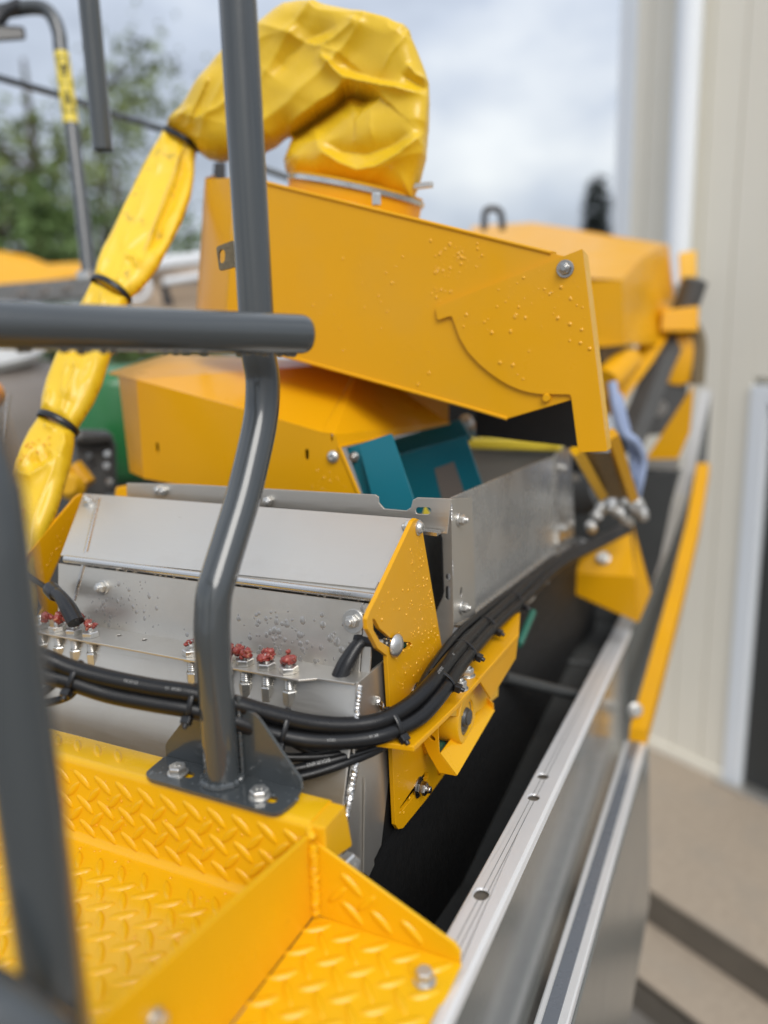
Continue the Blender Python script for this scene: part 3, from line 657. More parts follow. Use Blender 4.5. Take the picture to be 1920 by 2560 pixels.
tie('cable tie on the hoses at the lower corner of the stainless upright', ab, 1222, RH, 1)
tie('cable tie on the hoses beneath the trough ledge, farthest one', ab, 1290, RH, 1)

# ================================================================== bearing bracket under the hoses
bk = thing('bearing_bracket', 'yellow bracket carrying a round flange bearing below the hoses', 'bracket', onX(1150, 1940, -.39))
zq = 1.788
fpz = [onZ(x, y, zq) for x, y in ((1006, 1868), (1034, 1866), (1140, 1764), (1297, 1584), (1300, 1530), (1262, 1548), (1110, 1690))]
fpz[0].x = XP+.0005; fpz[-1].x = XP+.0005
obj('top_flange', MB().plate(fpz, (0, 0, -.0085)), 'yellow', bk, bevel=.0015)
edge = fpz[1]; far = fpz[3]
# bearing housing, its axis across the machine
bc = onX(1168, 1793, -.375)
mmx = frame(bc, (1, 0, 0), (0, 0, 1))
obj('bearing_housing', MB().lathe([(.040, -.050), (.043, -.045), (.043, -.003), (.041, 0), (.030, 0), (.029, -.006), (.02, -.006)], mmx, 40), 'yellow_worn', bk, sharp=35)
obj('housing_foot', MB().box((bc.x-.05, bc.y-.040, bc.z+.018), (bc.x-.001, bc.y+.055, zq-.009)), 'yellow', bk, bevel=.003)
obj('bearing_ring', MB().lathe([(.0285, -.007), (.0285, -.003), (.024, -.002), (.0225, -.006)], mmx, 36), 'galv', bk)
obj('bearing_seal', MB().lathe([(.0225, -.008), (.0225, -.005), (.016, -.004), (.015, -.001), (.014, .001), (.012, .0015)], mmx, 36), 'engine', bk)
obj('shaft', MB().lathe([(.0125, -.15), (.0125, .004), (.011, .0052), (.003, .0052)], mmx, 28), 'engine', bk)
# guard: front plate, sloping pan, rear gusset
g1 = [onD(x, y, 1.16) for x, y in ((1058, 1856), (1094, 1810), (1098, 1884), (1140, 1940), (1098, 1932), (1072, 1888))]
g1 = [onY(x, y, 1.0) for x, y in ((1058, 1856), (1094, 1810), (1098, 1884), (1140, 1940), (1098, 1932), (1072, 1888))]
obj('guard_front', MB().plate(g1, (0, .003, 0), [slot(onY(1080, 1845, 1.0), (1, 0, -.3), (0, 0, 1), .011, .004)]), 'yellow', bk, bevel=.0006)
a0, a1 = g1[3], g1[2]
b0, b1 = onX(1234, 1778, a0.x), onX(1200, 1748, a1.x)
nrm = (b0-a0).cross(a1-a0).normalized()
sl = slot(onP(1210, 1799, a0, nrm), (b0-a0), (a1-a0), .016, .003)
obj('guard_pan', MB().plate([a0, b0, b1, a1], nrm*.003), 'yellow_worn', bk, bevel=.0006)
obj('pan_slot', MB().plate(sl, nrm*-.0006), 'dark', bk)
obj('guard_rear', MB().plate([b0, onY(1233, 1760, b0.y), onY(1203, 1728, b0.y), b1], (0, .003, 0)), 'yellow', bk, bevel=.0006)
obj('web', MB().plate([onX(x, y, far.x-.006) for x, y in ((1196, 1696), (1296, 1592), (1290, 1645), (1228, 1748))], (-.004, 0, 0)), 'yellow', bk, bevel=.001)
obj('web_fold', MB().plate([onX(x, y, far.x-.030) for x, y in ((1120, 1790), (1250, 1640), (1245, 1740), (1180, 1790))], (-.004, 0, 0)), 'yellow_worn', bk)
weld(bk, [onX(1062, 1858, XP+.002), onX(1066, 1880, XP+.002)], .006, 'yellow', n=6)
weld(bk, [onX(1098, 1925, XP+.002), onX(1104, 1930, XP+.002)], .006, 'yellow', n=4)
obj('green_pipe', MB().tube([onD(1096, 1872, 1.22), onD(1130, 1850, 1.28)], .010, 14), 'seagreen', bk)
obj('grey_shaft', MB().tube([onD(1105, 1905, 1.2), onD(1150, 1850, 1.32)], .006, 12), 'engine', bk)
for x, y in ((1168, 1690), (1150, 1722)):
    bolt(bk, onZ(x, y, zq), (0, 0, 1), .018, .012, .013, .005)
# ================================================================== yellow chute hood
YH = 1.35
hood = thing('chute_hood', 'large yellow sheet-metal chute hood with hinged side flap above the housing', 'hood', onY(1000, 1000, YH))
hf = [onY(x, y, YH) for x, y in ((588, 443), (664, 457), (1391, 635), (1452, 648), (1440, 985), (1428, 1000), (1268, 1047), (1174, 1019), (714, 890), (560, 846))]
obj('front_sheet', MB().plate(hf, (0, .004, 0)), 'yellow', hood, bevel=.0012)
BK = .36
lt, lb_ = onY(538, 437, YH+.17), onY(508, 842, YH+.17)
# rounded left corner: facets turning backwards
mb = MB(); prev = (hf[0], hf[-1]); seq = []
for k in range(7):
    a = k/6; c0, c1 = hf[0], hf[-1]
    q0 = c0.lerp(lt, a)+Vector((-.05*math.sin(PI*a), -.03*math.sin(PI*a)*0, 0)); q1 = c1.lerp(lb_, a)+Vector((-.05*math.sin(PI*a), 0, 0)); seq.append((q0, q1))
vs = [p for s_ in seq for p in s_]
mb.add(vs, [(2*i, 2*i+1, 2*i+3, 2*i+2) for i in range(6)], True); obj('corner_sheet', mb, 'yellow', hood, sharp=60)
def topz(x): return hf[1].z+(hf[2].z-hf[1].z)*(x-hf[1].x)/(hf[2].x-hf[1].x)
tl, tr_ = hf[0], hf[2]
obj('top_sheet', MB().plate([tl, tr_, tr_+Vector((-.09, BK, 0)), tl+Vector((0, BK, 0))], (0, 0, .003)), 'yellow', hood)
obj('back_sheet', MB().plate([p+Vector((-.13 if i in (3, 4, 5) else -.09 if i == 2 else 0, BK, 0)) for i, p in enumerate(hf)], (0, .003, 0)), 'yellow', hood)
obj('bottom_sheet', MB().plate([hf[9], hf[8], hf[8]+Vector((0, BK, 0)), hf[9]+Vector((0, BK, 0))], (0, 0, .003)).plate([hf[8], hf[7], hf[7]+Vector((0, BK, 0)), hf[8]+Vector((0, BK, 0))], (0, 0, .003)), 'yellow', hood)
obj('top_seam', MB().tube([hf[1].lerp(hf[2], -.12), hf[1].lerp(hf[2], .985)], .0035, 8), 'yellow', hood)
obj('bottom_seam', MB().tube([hf[9], hf[8], hf[7], hf[6]], .0032, 8), 'yellow', hood)
YP = YH-.0065
fpx = [(1456, 622), (1088, 767), (1093, 801), (1129, 789), (1136, 808), (1149, 845), (1170, 880), (1199, 911), (1224, 932), (1248, 949), (1272, 963), (1298, 974), (1322, 981), (1347, 985), (1427, 986), (1446, 1131), (1518, 1128)]
flp = rounded([onY(x, y, YP) for x, y in fpx], [.002, .004, .006, .005]+[0]*10+[.005, .002, .002], 3)
fl_a, fl_b = onY(1456, 622, YP), onY(1518, 1128, YP)
obj('side_flap', MB().plate(flp, (0, .0045, 0)), 'yellow', hood, bevel=.0012)
ra_, rb_ = fl_a, fl_b
obj('flap_return', MB().plate([ra_+Vector((0, .0047, 0)), rb_+Vector((0, .0047, 0)), rb_+Vector((0, .045, 0)), ra_+Vector((0, .05, -.006))], (-.004, 0, 0)), 'yellow_worn', hood, bevel=.0008)
obj('flap_foot', MB().plate([onY(1446, 1131, YP)+Vector((0, .0047, .001)), rb_+Vector((-.005, .0047, .001)), rb_+Vector((-.005, .045, .001)), onY(1446, 1131, YP)+Vector((0, .045, .001))], (0, 0, .004)), 'yellow', hood)
bolt(hood, onY(1413, 672, YP), (0, -1, 0), .0185, .009, .0145, .004, rot=.2, nyl=True, mat='bolt_steel')
obj('stop_pin', MB().lathe([(.0072, -.001), (.0072, .007), (.0062, .0085), (.002, .0086)], frame(onY(1368, 994, YH), (0, -1, 0)), 18), 'yellow', hood)
drops(hood, [onY(x, y, YP-.0001) for x, y in ((1385, 660), (1440, 640), (1480, 900), (1300, 950), (1180, 860), (1130, 770))], (0, -1, 0), 90, .0007, .0034, 1.2, .5, seed=51)
drops(hood, [onY(x, y, YH-.0001) for x, y in ((1110, 590), (1380, 645), (1090, 760), (1080, 640))], (0, -1, 0), 90, .0006, .003, 1.2, .5, seed=52)
drops(hood, [onY(x, y, YH-.0001) for x, y in ((700, 500), (1100, 600), (1080, 980), (720, 860))], (0, -1, 0), 50, .0008, .003, 1.2, .5, seed=53)
o = obj('dark_sheet', MB().plate([onY(x, y, YH+.2) for x, y in ((1190, 960), (1452, 960), (1452, 1118), (1190, 1090))], (0, .006, 0)), 'void'); tag(o, 'black sheet in the mouth under the hood', 'rubber curtain')  # plain black sheet filling the mouth under the hood
o = obj('added_shade_sheet', MB().plate([onY(x, y, 2.35) for x, y in ((1090, 960), (1470, 960), (1470, 1180), (1090, 1180))], (0, .006, 0)), 'void'); tag(o, 'added black sheet for the shade behind the silver roller links', 'added sheet')  # added black sheet standing in for the shade of the gap
# duct collar on top
cc = onY(888, 492, YH+.16); ax = Vector((.25, 0, 1)).normalized(); mmc = frame(cc, ax)
RC = .140
col_ = thing('duct_collar', 'round duct collar with steel band clamp between hood and fabric bag', 'collar', cc)
obj('stub', MB().lathe([(RC*.985, -.06), (RC*.985, .02), (RC*.97, .02)], mmc, 48), 'yellow', col_)
obj('band_clamp', MB().lathe([(RC, .004), (RC+.0025, .005), (RC+.0025, .014), (RC, .015)], mmc, 48), 'steel2', col_)
obj('clamp_screw', MB().box((-.028, -.006, -.005), (.03, .006, .005), frame(cc+Vector((RC+.012, -.03, .0)), (0, 0, 1))), 'zinc', col_, bevel=.001)
obj('clamp_bolt', MB().hexn(.016, -.012, .010, frame(onY(941, 508, YH+.02)+Vector((0, 0, .008)), (0, 0, 1))), 'zinc', col_)

# ================================================================== yellow fabric bag and sleeve
def seg_dist(P, a, b):
    a, b = np.array(a, float), np.array(b, float); d = b-a; t = np.clip(((P-a)@d)/(d@d), 0, 1)
    q = a+t[:, None]*d; return np.hypot(*(P-q).T), t, q
def poly_near(P, poly, closed=True):
    n = len(poly); best = np.full(len(P), 1e9); bq = np.zeros_like(P); bt = np.zeros(len(P)); sg = np.zeros(len(P))
    for i in range(n if closed else n-1):
        a, b = poly[i], poly[(i+1) % n]; d, t, q = seg_dist(P, a, b); k = d < best
        cr = (b[0]-a[0])*(P[:, 1]-a[1])-(b[1]-a[1])*(P[:, 0]-a[0])
        best[k] = d[k]; bq[k] = q[k]; bt[k] = (i+t[k])/(n if closed else n-1); sg[k] = np.sign(cr[k])
    return best, bq, bt, sg
def inside_np(P, poly):
    x, y = P.T; c = np.zeros(len(P), bool); j = len(poly)-1
    for i in range(len(poly)):
        xi, yi = poly[i]; xj, yj = poly[j]
        if yi != yj: c ^= ((yi > y) != (yj > y)) & (x < (xj-xi)*(y-yi)/(yj-yi)+xi)
        j = i
    return c
def ridge(P, line, amp, wd, power=1.1):
    d, q, t, s = poly_near(P, line, False)
    return amp*np.exp(-(d/wd)**power)*np.clip(np.sin(PI*np.clip(t, .02, .98))*1.6, 0, 1)
def step(P, line, amp, wd):       # overlap: one side of the line stands proud and falls back softly
    d, q, t, s = poly_near(P, line, False)
    tap = np.clip(np.sin(PI*np.clip(t, .02, .98))*1.8, 0, 1)
    return np.where(s > 0, amp*np.exp(-(d/wd)), 0)*tap
def inflated(name, poly, to3d, nrm, Rp, H, feat, mat, parent, res=4.0, back=.7):
    poly = [tuple(map(float, p)) for p in poly]; A = np.array(poly)
    x0, y0 = A.min(0)-res; x1, y1 = A.max(0)+res
    nx, ny = int((x1-x0)/res)+2, int((y1-y0)/res)+2
    gx, gy = np.meshgrid(x0+np.arange(nx)*res, y0+np.arange(ny)*res); P = np.stack([gx.ravel(), gy.ravel()], 1)
    ins = inside_np(P, poly); d, q, t, s = poly_near(P, poly)
    snap = (d < res*.72) & (~ins) | (ins & (d < res*.35)); use = ins | snap
    P2 = np.where(snap[:, None], q, P); dd = np.where(snap, 0, d)
    h = H*np.sqrt(np.clip(1-(1-np.clip(dd/Rp, 0, 1))**2, 0, 1)); edge = np.clip(dd/(res*4), 0, 1)
    hf_ = h+feat(P2)*edge; n3 = Vector(nrm).normalized()
    idx = -np.ones(len(P), int); verts = []; bidx = -np.ones(len(P), int)
    for i in np.nonzero(use)[0]:
        p = to3d(P2[i, 0], P2[i, 1]); idx[i] = len(verts); verts.append(p+n3*float(hf_[i]))
    for i in np.nonzero(use)[0]:
        if snap[i]: bidx[i] = idx[i]
        else: bidx[i] = len(verts); verts.append(to3d(P2[i, 0], P2[i, 1])-n3*float(h[i]*back))
    faces = []
    for j in range(ny-1):
        for i in range(nx-1):
            k = [j*nx+i, j*nx+i+1, (j+1)*nx+i+1, (j+1)*nx+i]; g = [a for a in k if use[a]]
            if len(g) >= 3 and any(ins[a] for a in g):
                faces.append(tuple(idx[a] for a in g)); fb = [bidx[a] for a in reversed(g)]
                if set(fb) != set(faces[-1]): faces.append(tuple(fb))
    mb = MB(); mb.add(verts, faces, True)
    me = mb.mesh(name); _fix(me); me.validate()
    o = bpy.data.objects.new(name, me); col.objects.link(o); me.materials.append(M[mat])
    if parent: o.parent = parent; o.matrix_parent_inverse = Matrix.Translation(-parent.location)
    sm = o.modifiers.new('smooth', 'SMOOTH'); sm.factor = .35; sm.iterations = 1
    return o
def creases(P, ang, lo, sh, amp, seed):   # sharp-crested folds running along the direction ang
    c, s = math.cos(ang), math.sin(ang)
    n = np.array([noise.noise(Vector(((p[0]*c+p[1]*s)/lo+seed, (-p[0]*s+p[1]*c)/sh, seed*2.3))) for p in P])
    return amp*(1-np.minimum(1, np.abs(n)*2.6))**2
def wob(P, sc, amp, seed):
    return np.array([noise.noise(Vector((p[0]/sc+seed, p[1]/sc, seed*1.7))) for p in P])*amp
fd = thing('fabric_duct', 'yellow tarpaulin duct bulging over the hood, strapped down its long sleeve', 'duct', cc)
YG = YH+.16
bag = [(735, 452), (713, 424), (710, 400), (721, 374), (730, 347), (724, 342), (714, 347), (690, 368), (655, 385), (620, 394), (585, 401), (550, 404), (522, 399), (503, 386), (490, 369), (470, 352), (445, 338), (418, 327), (424, 306), (440, 290), (462, 262), (500, 203), (545, 147), (590, 110), (640, 73), (688, 30), (710, 17), (745, 14), (790, 18), (870, 36), (985, 68), (1010, 72), (1026, 86), (1032, 108), (1046, 140), (1062, 180), (1073, 213), (1075, 260), (1073, 320), (1066, 400), (1052, 452), (1040, 486), (1030, 512), (960, 498), (880, 482), (800, 466)]
L1 = [(700, 357), (730, 336), (765, 312), (805, 285), (840, 262), (862, 240), (880, 236), (905, 243), (935, 256), (955, 274)]
def bag_feat(P):
    f = wob(P, 90, .006, 3.3)+creases(P, -.9, 280, 105, .0085, 8.1)+creases(P, .35, 360, 135, .0075, 5.7)
    f -= step(P, L1, .105, 34)                                        # deep fold under the upper leg
    f += ridge(P, [(806, 150), (812, 178), (835, 205), (862, 228), (900, 240), (955, 250), (1010, 258), (1068, 262)], .022, 13)
    f -= ridge(P, [(845, 165), (880, 200), (930, 222), (1000, 235)], .014, 22)
    f += ridge(P, [(798, 378), (815, 405), (850, 428), (895, 447), (940, 440), (990, 412), (1035, 375), (1064, 345)], .020, 14)
    f -= ridge(P, [(815, 375), (860, 398), (920, 405), (980, 385), (1030, 350)], .014, 18)
    f -= ridge(P, [(760, 440), (830, 455), (900, 470), (980, 470)], .006, 12)
    f += ridge(P, [(655, 240), (690, 190), (725, 130), (760, 95)], .010, 20)
    f -= ridge(P, [(690, 225), (730, 170), (790, 120), (850, 100)], .012, 24)
    f += ridge(P, [(745, 20), (800, 60), (900, 70), (1000, 80)], .010, 22)
    f += ridge(P, [(800, 150), (840, 130), (880, 100), (890, 75)], .013, 17)
    f += ridge(P, [(1010, 190), (1035, 215), (1070, 222)], .010, 9)
    f -= ridge(P, [(1000, 215), (1040, 235), (1068, 240)], .010, 9)
    f += ridge(P, [(955, 210), (975, 170), (1000, 140), (1018, 110)], .004, 5)
    f += ridge(P, [(930, 300), (925, 340), (935, 385)], .003, 6)
    f += step(P, [(548, 212), (530, 255), (508, 300), (488, 345)], .008, 30)+ridge(P, [(500, 330), (560, 300), (600, 270)], .010, 12)
    f += ridge(P, [(1008, 76), (1022, 82), (1028, 96), (1022, 108), (1012, 100)], .012, 6)-ridge(P, [(1012, 88), (1020, 92), (1026, 88)], .02, 5)
    for a, b in (((440, 332), (500, 290)), ((455, 338), (505, 330)), ((470, 345), (520, 365)), ((432, 325), (460, 285))): f += ridge(P, [a, ((a[0]+b[0])/2, (a[1]+b[1])/2), b], .007, 6)
    return f
pn = Vector((-FW.x*.4, -1, 0)).normalized()
obag = inflated('bag', bag, lambda x, y: onY(x, y, YG), -Vector((FW.x, FW.y, 0)), 62, .070, bag_feat, 'pvc', fd, 3.2)
s0, s1, s2 = onY(450, 343, YG), onD(20, 1400, 1.36), onD(620, 1400, 1.36); sn = (s1-s0).cross(s2-s0).normalized()
if sn.dot(FW) > 0: sn = -sn
sp = lambda x, y: onP(x, y, s0, sn)
segs = [
    ([(413, 322), (440, 330), (468, 344), (492, 372), (488, 400), (486, 440), (478, 490), (452, 560), (420, 620), (395, 668), (362, 712), (345, 728), (322, 748), (300, 741), (270, 724), (236, 700), (243, 668), (258, 628), (292, 560), (330, 480), (358, 420), (378, 385), (400, 350)], 'pvc_soiled',
     lambda P: wob(P, 60, .004, 1.2)+creases(P, 2.05, 190, 44, .0040, 2.2)+step(P, [(372, 650), (405, 560), (440, 470), (470, 380)], -.024, 30)+ridge(P, [(345, 690), (352, 672), (338, 660), (322, 668)], .011, 8)+ridge(P, [(300, 735), (318, 690), (330, 640)], .007, 9)+ridge(P, [(445, 350), (452, 400), (448, 450)], .006, 10)+ridge(P, [(425, 340), (415, 400), (395, 460)], .006, 10)),
    ([(234, 708), (268, 726), (300, 742), (321, 750), (313, 790), (296, 850), (276, 890), (255, 960), (232, 1010), (205, 1052), (190, 1076), (160, 1062), (130, 1050), (103, 1036), (106, 1000), (118, 950), (140, 895), (165, 840), (205, 760)], 'pvc',
     lambda P: wob(P, 60, .004, 5.2)+creases(P, 1.95, 140, 38, .004, 6.2)+ridge(P, [(195, 912), (205, 940), (188, 985), (175, 1020)], .012, 16)-ridge(P, [(170, 900), (195, 885), (220, 905)], .010, 12)+ridge(P, [(125, 1035), (135, 1010), (132, 980)], .006, 8)+ridge(P, [(165, 1055), (172, 1020), (185, 990)], .005, 7)+ridge(P, [(270, 735), (262, 790), (255, 830)], .006, 9)),
    ([(101, 1042), (130, 1054), (160, 1066), (187, 1080), (184, 1120), (176, 1165), (160, 1220), (142, 1280), (118, 1340), (98, 1385), (86, 1420), (92, 1500), (85, 1600), (20, 1600), (24, 1500), (20, 1420), (14, 1340), (17, 1270), (30, 1200), (48, 1140), (75, 1080)], 'pvc',
     lambda P: wob(P, 60, .004, 9.2)+creases(P, 1.9, 140, 38, .004, 4.2)+ridge(P, [(60, 1180), (65, 1200), (90, 1205), (130, 1180), (165, 1150)], .014, 13)-ridge(P, [(85, 1160), (110, 1165), (140, 1140)], .012, 16)+step(P, [(60, 1150), (45, 1190), (28, 1240)], .010, 14)+ridge(P, [(125, 1062), (130, 1080), (140, 1085), (150, 1078)], .008, 6)+ridge(P, [(170, 1085), (175, 1120), (160, 1160)], .008, 9)),
]
for pl, mt, ft in segs:
    inflated('sleeve', pl, sp, sn, 24, .021, ft, mt, fd, 2.6)
# stitched seam edges
for ln in ([(478, 372), (455, 425), (425, 500), (398, 575), (370, 650)], [(545, 222), (525, 268), (500, 318), (482, 350)]):
    mb = MB(); q = [sp(x, y)+sn*.029 if ln[0][0] < 500 else onY(x, y, YG)-FW*.064 for x, y in ln]
    for i in range(60):   # stitches
        t = i/60*(len(q)-1); k = int(t); a = q[k].lerp(q[k+1], t-k); b = q[k].lerp(q[k+1], min(1, t-k+.04)); mb.tube([a, b], .0007, 5)
    obj('stitching', mb, 'tan', fd, kind='stuff')
def strap(a, b, dep, label, nrm, f3, wdt=.0062):
    A_, Bp = f3(*a), f3(*b); md = A_.lerp(Bp, .5); n = Vector(nrm).normalized(); pts = []
    sd2 = (Bp-A_)*.5
    for k in range(21):
        an = 2*PI*k/20; pts.append(md+sd2*math.cos(an)*-1.03+n*math.sin(an)*dep)
    t = thing('cable_tie', label, 'cable tie', md, 'black straps around the yellow sleeve')
    obj('strap', MB().tube(pts, wdt, 8, caps=False, flat=.35, up=sd2.normalized()), 'nylon', t)
    return t
strap((412, 324), (496, 372), .052, 'black strap round the sleeve just below the bag', -Vector((FW.x, FW.y, 0)), lambda x, y: onY(x, y, YG))
strap((233, 703), (323, 748), .034, 'black strap round the sleeve above the thick handrail', sn, sp)
strap((101, 1039), (191, 1079), .034, 'black strap round the sleeve below the thick handrail', sn, sp)
drops(fd, [sp(x, y)+sn*.024 for x, y in ((60, 1130), (140, 1100), (130, 1260), (50, 1330))], sn, 40, .001, .0028, seed=61)

# ================================================================== lower yellow hopper
YO = 1.25
hop = thing('feed_hopper', 'lower yellow sheet-metal hopper with sloping lid, beneath the hood', 'hopper', onY(600, 1210, YO))
ff = [onY(x, y, YO) for x, y in ((341, 949), (613, 1024), (803, 1080), (838, 1086), (848, 1117), (898, 1236), (700, 1240), (469, 1216), (359, 1196))]
sls = [slot(onY(x, y, YO), (.05, 0, 1), (1, 0, 0), .021, .0042) for x, y in ((393, 1119), (767, 1136))] + [slot(onY(829, 1093, YO), (.02, 0, 1), (1, 0, 0), .016, .0022)]
obj('front_sheet', MB().plate(ff, (0, .004, 0), sls), 'yellow', hop, bevel=.001)
obj('slot_shade_plate', MB().plate([onY(x, y, YO+.02) for x, y in ((360, 1080), (840, 1090), (850, 1180), (370, 1180))], (0, .003, 0)), 'dark', hop)  # added dark plate, its colour gives the shade inside the slots
l1, l2 = onY(296, 943, YO+.07), onY(324, 1180, YO+.07)
obj('left_sheet', MB().plate([ff[0], l1, l2, ff[-1]], (0, .004, 0)), 'yellow', hop, bevel=.0008)
# lid: front edge, ridge further back
q0, q1 = onY(420, 884, YO+.30), onY(900, 905, YO+.36)
tipl = onY(272, 931, YO+.10)
obj('lid_front', MB().plate([ff[0]+Vector((0, 0, .001)), ff[2]+Vector((0, 0, .001)), ff[3], q1, q0], (0, 0, .003)) if False else MB().add([ff[0], ff[2], q1, q0, ff[0]+Vector((0, .004, -.003)), ff[2]+Vector((0, .004, -.003)), q1+Vector((0, .004, -.003)), q0+Vector((0, .004, -.003))], [(0, 1, 2, 3), (7, 6, 5, 4), (0, 4, 5, 1), (1, 5, 6, 2), (2, 6, 7, 3), (3, 7, 4, 0)]), 'yellow', hop)
obj('lid_lip', MB().add([ff[0], tipl, q0, ff[0]+Vector((0, 0, -.004)), tipl+Vector((0, 0, -.004)), q0+Vector((0, 0, -.004))], [(0, 2, 1), (3, 4, 5), (0, 1, 4, 3), (1, 2, 5, 4), (2, 0, 3, 5)]), 'yellow', hop)
r0, r1, r2 = onY(1122, 985, YO+.42), onY(1122, 1058, YO+.42), ff[4]
obj('side_sheet', MB().add([ff[2], onY(905, 905, YO+.36), r0, r1, r2, ff[3]], [(0, 5, 4, 3, 2, 1)]), 'yellow', hop)
obj('side_lip', MB().tube([ff[4], r1], .003, 8), 'yellow', hop)
obj('corner_edge', MB().tube([ff[4], ff[5]], .0035, 8), 'yellow', hop)
obj('button_bolt', MB().lathe([(.0125, 0), (.0125, .002), (.009, .0065), (.005, .0075), (.004, .005)], frame(onY(833, 1142, YO), (0, -1, 0)), 24), 'zinc', hop)
drops(hop, [onY(x, y, YO-.0001) for x, y in ((780, 1170), (880, 1190), (880, 1230), (780, 1230))], (0, -1, 0), 20, .001, .0026, seed=71)
# ================================================================== teal brackets
tb1 = thing('teal_bracket', 'teal painted folded bracket in front, bolted beside the hopper corner', 'bracket', onY(950, 1275, 1.29), 'teal brackets')
obj('flange', MB().plate([onY(x, y, 1.285) for x, y in ((866, 1120), (898, 1110), (945, 1240), (912, 1252))], (0, .004, 0)), 'teal', tb1, bevel=.001)
obj('web', MB().plate(rounded([onY(x, y, 1.262) for x, y in ((897, 1111), (978, 1084), (1034, 1250), (1034, 1300), (945, 1300))], .004), (0, .004, 0)), 'teal', tb1, bevel=.001)
bolt(tb1, onY(886, 1142, 1.285), (0, -1, 0), .014, .008, .010, .004)
tb2 = thing('teal_bracket', 'blurred teal guard plate with a faded grey label, behind the front teal bracket', 'bracket', onY(1100, 1250, 1.5), 'teal brackets')
obj('web', MB().plate([onY(x, y, 1.5) for x, y in ((990, 1138), (1164, 1090), (1212, 1230), (1040, 1290))], (0, .005, 0)), 'teal', tb2, bevel=.0012)
obj('label_patch', MB().plate([onY(x, y, 1.4985) for x, y in ((1086, 1172), (1134, 1154), (1160, 1230), (1108, 1262))], (0, .001, 0)), 'taupe', tb2)
obj('rear_web', MB().plate([onY(x, y, 1.68) for x, y in ((980, 1098), (1150, 1048), (1180, 1100), (1000, 1150))], (0, .005, 0)), 'teal', tb2)
sl_ = obj('warning_sticker', MB().plate([onY(x, y, 1.258) for x, y in ((1062, 1262), (1078, 1290), (1056, 1290))], (0, .001, 0)), 'stick', tb2)

# ================================================================== stainless trough side
XT = -.43
tro = thing('steel_trough', 'stainless steel trough side with bolted corner angle, right of the yellow plate', 'trough', onX(1290, 1500, XT))
side = [onX(x, y, XT) for x, y in ((1129, 1244), (1240, 1198), (1340, 1158), (1424, 1128), (1430, 1338), (1290, 1470), (1190, 1548), (1135, 1562))]
obj('side_sheet', MB().plate(side, (-.003, 0, 0)), 'mirror_steel', tro, bevel=.0008)
ca = [onX(x, y, XT+.012) for x, y in ((1129, 1247), (1181, 1244), (1189, 1538), (1133, 1560))]
obj('corner_angle', MB().plate(rounded(ca, .004), (-.0035, 0, 0), [slot(onX(1153, 1481, XT+.012), (0, .05, 1), (0, 1, 0), .018, .006)]), 'steel', tro, bevel=.0008)
YA = ca[0].y
st = [onY(x, y, YA-.002) for x, y in ((1098, 1262), (1106, 1252), (1128, 1250), (1134, 1566), (1110, 1650), (1090, 1640), (1088, 1532), (1110, 1488), (1104, 1338), (1098, 1330))]
hs_ = [slot(onY(x, y, YA-.002), (.02, 0, 1), (1, 0, 0), L, .0042) for x, y, L in ((1115, 1279, .013), (1114, 1301, .011), (1120, 1443, .012), (1119, 1483, .024))]
obj('front_strip', MB().plate(rounded(st, [.006, .006, 0, 0, 0, 0, .01, .01, .004, .004]), (0, .003, 0), hs_), 'steel', tro, bevel=.0008)
obj('black_edge', MB().tube([onY(x, y, YA-.003) for x, y in ((1098, 1260), (1098, 1330), (1104, 1345), (1108, 1480), (1086, 1534))], .0016, 8), 'rubber', tro)
for x, y in ((1148, 1299), (1155, 1518)): bolt(tro, onX(x, y, XT+.0125), (1, 0, 0), .0155, .008, .0125, .007, nyl=True)
weld(tro, [onX(1128, 1260, XT+.012), onX(1129, 1300, XT+.012)], .0022, 'steel2', n=14)
weld(tro, [onX(1130, 1400, XT+.012), onX(1131, 1440, XT+.012)], .0022, 'steel2', n=14)
b0_, b1_ = side[-1], side[4]
obj('bottom_ledge', MB().plate([b0_, side[5], b1_, b1_+Vector((.035, 0, -.006)), side[5]+Vector((.030, 0, -.006)), b0_+Vector((.012, 0, -.006))], (0, 0, -.003)) if False else MB().add([b0_, b1_, b1_+Vector((.045, 0, -.012)), b0_+Vector((.02, .03, -.012)), b0_+Vector((0, 0, -.004)), b1_+Vector((0, 0, -.004)), b1_+Vector((.045, 0, -.016)), b0_+Vector((.02, .03, -.016))], [(0, 1, 2, 3), (7, 6, 5, 4), (0, 4, 5, 1), (1, 5, 6, 2), (2, 6, 7, 3), (3, 7, 4, 0)]), 'steel2', tro)
obj('rear_angle', MB().plate([onX(x, y, XT+.006) for x, y in ((1392, 1132), (1428, 1120), (1436, 1338), (1396, 1360))], (-.006, 0, 0)), 'steel2', tro, bevel=.001)
for x, y in ((1402, 1170), (1404, 1320)): bolt(tro, onX(x, y, XT+.007), (1, 0, 0), .016, .008, .012, .005)
cw = thing('cross_panel', 'stainless cross panel with a yellow capping strip under the hood mouth', 'panel', onY(1290, 1200, 2.0))
obj('sheet', MB().plate([onY(x, y, 2.0) for x, y in ((1160, 1110), (1410, 1112), (1415, 1290), (1160, 1290))], (0, .004, 0)), 'steel', cw)
obj('capping_strip', MB().box((onY(1170, 1108, 2.0).x, 1.975, onY(1290, 1122, 2.0).z), (onY(1405, 1108, 2.0).x, 2.01, onY(1290, 1098, 2.0).z)), 'stick', cw, bevel=.004)
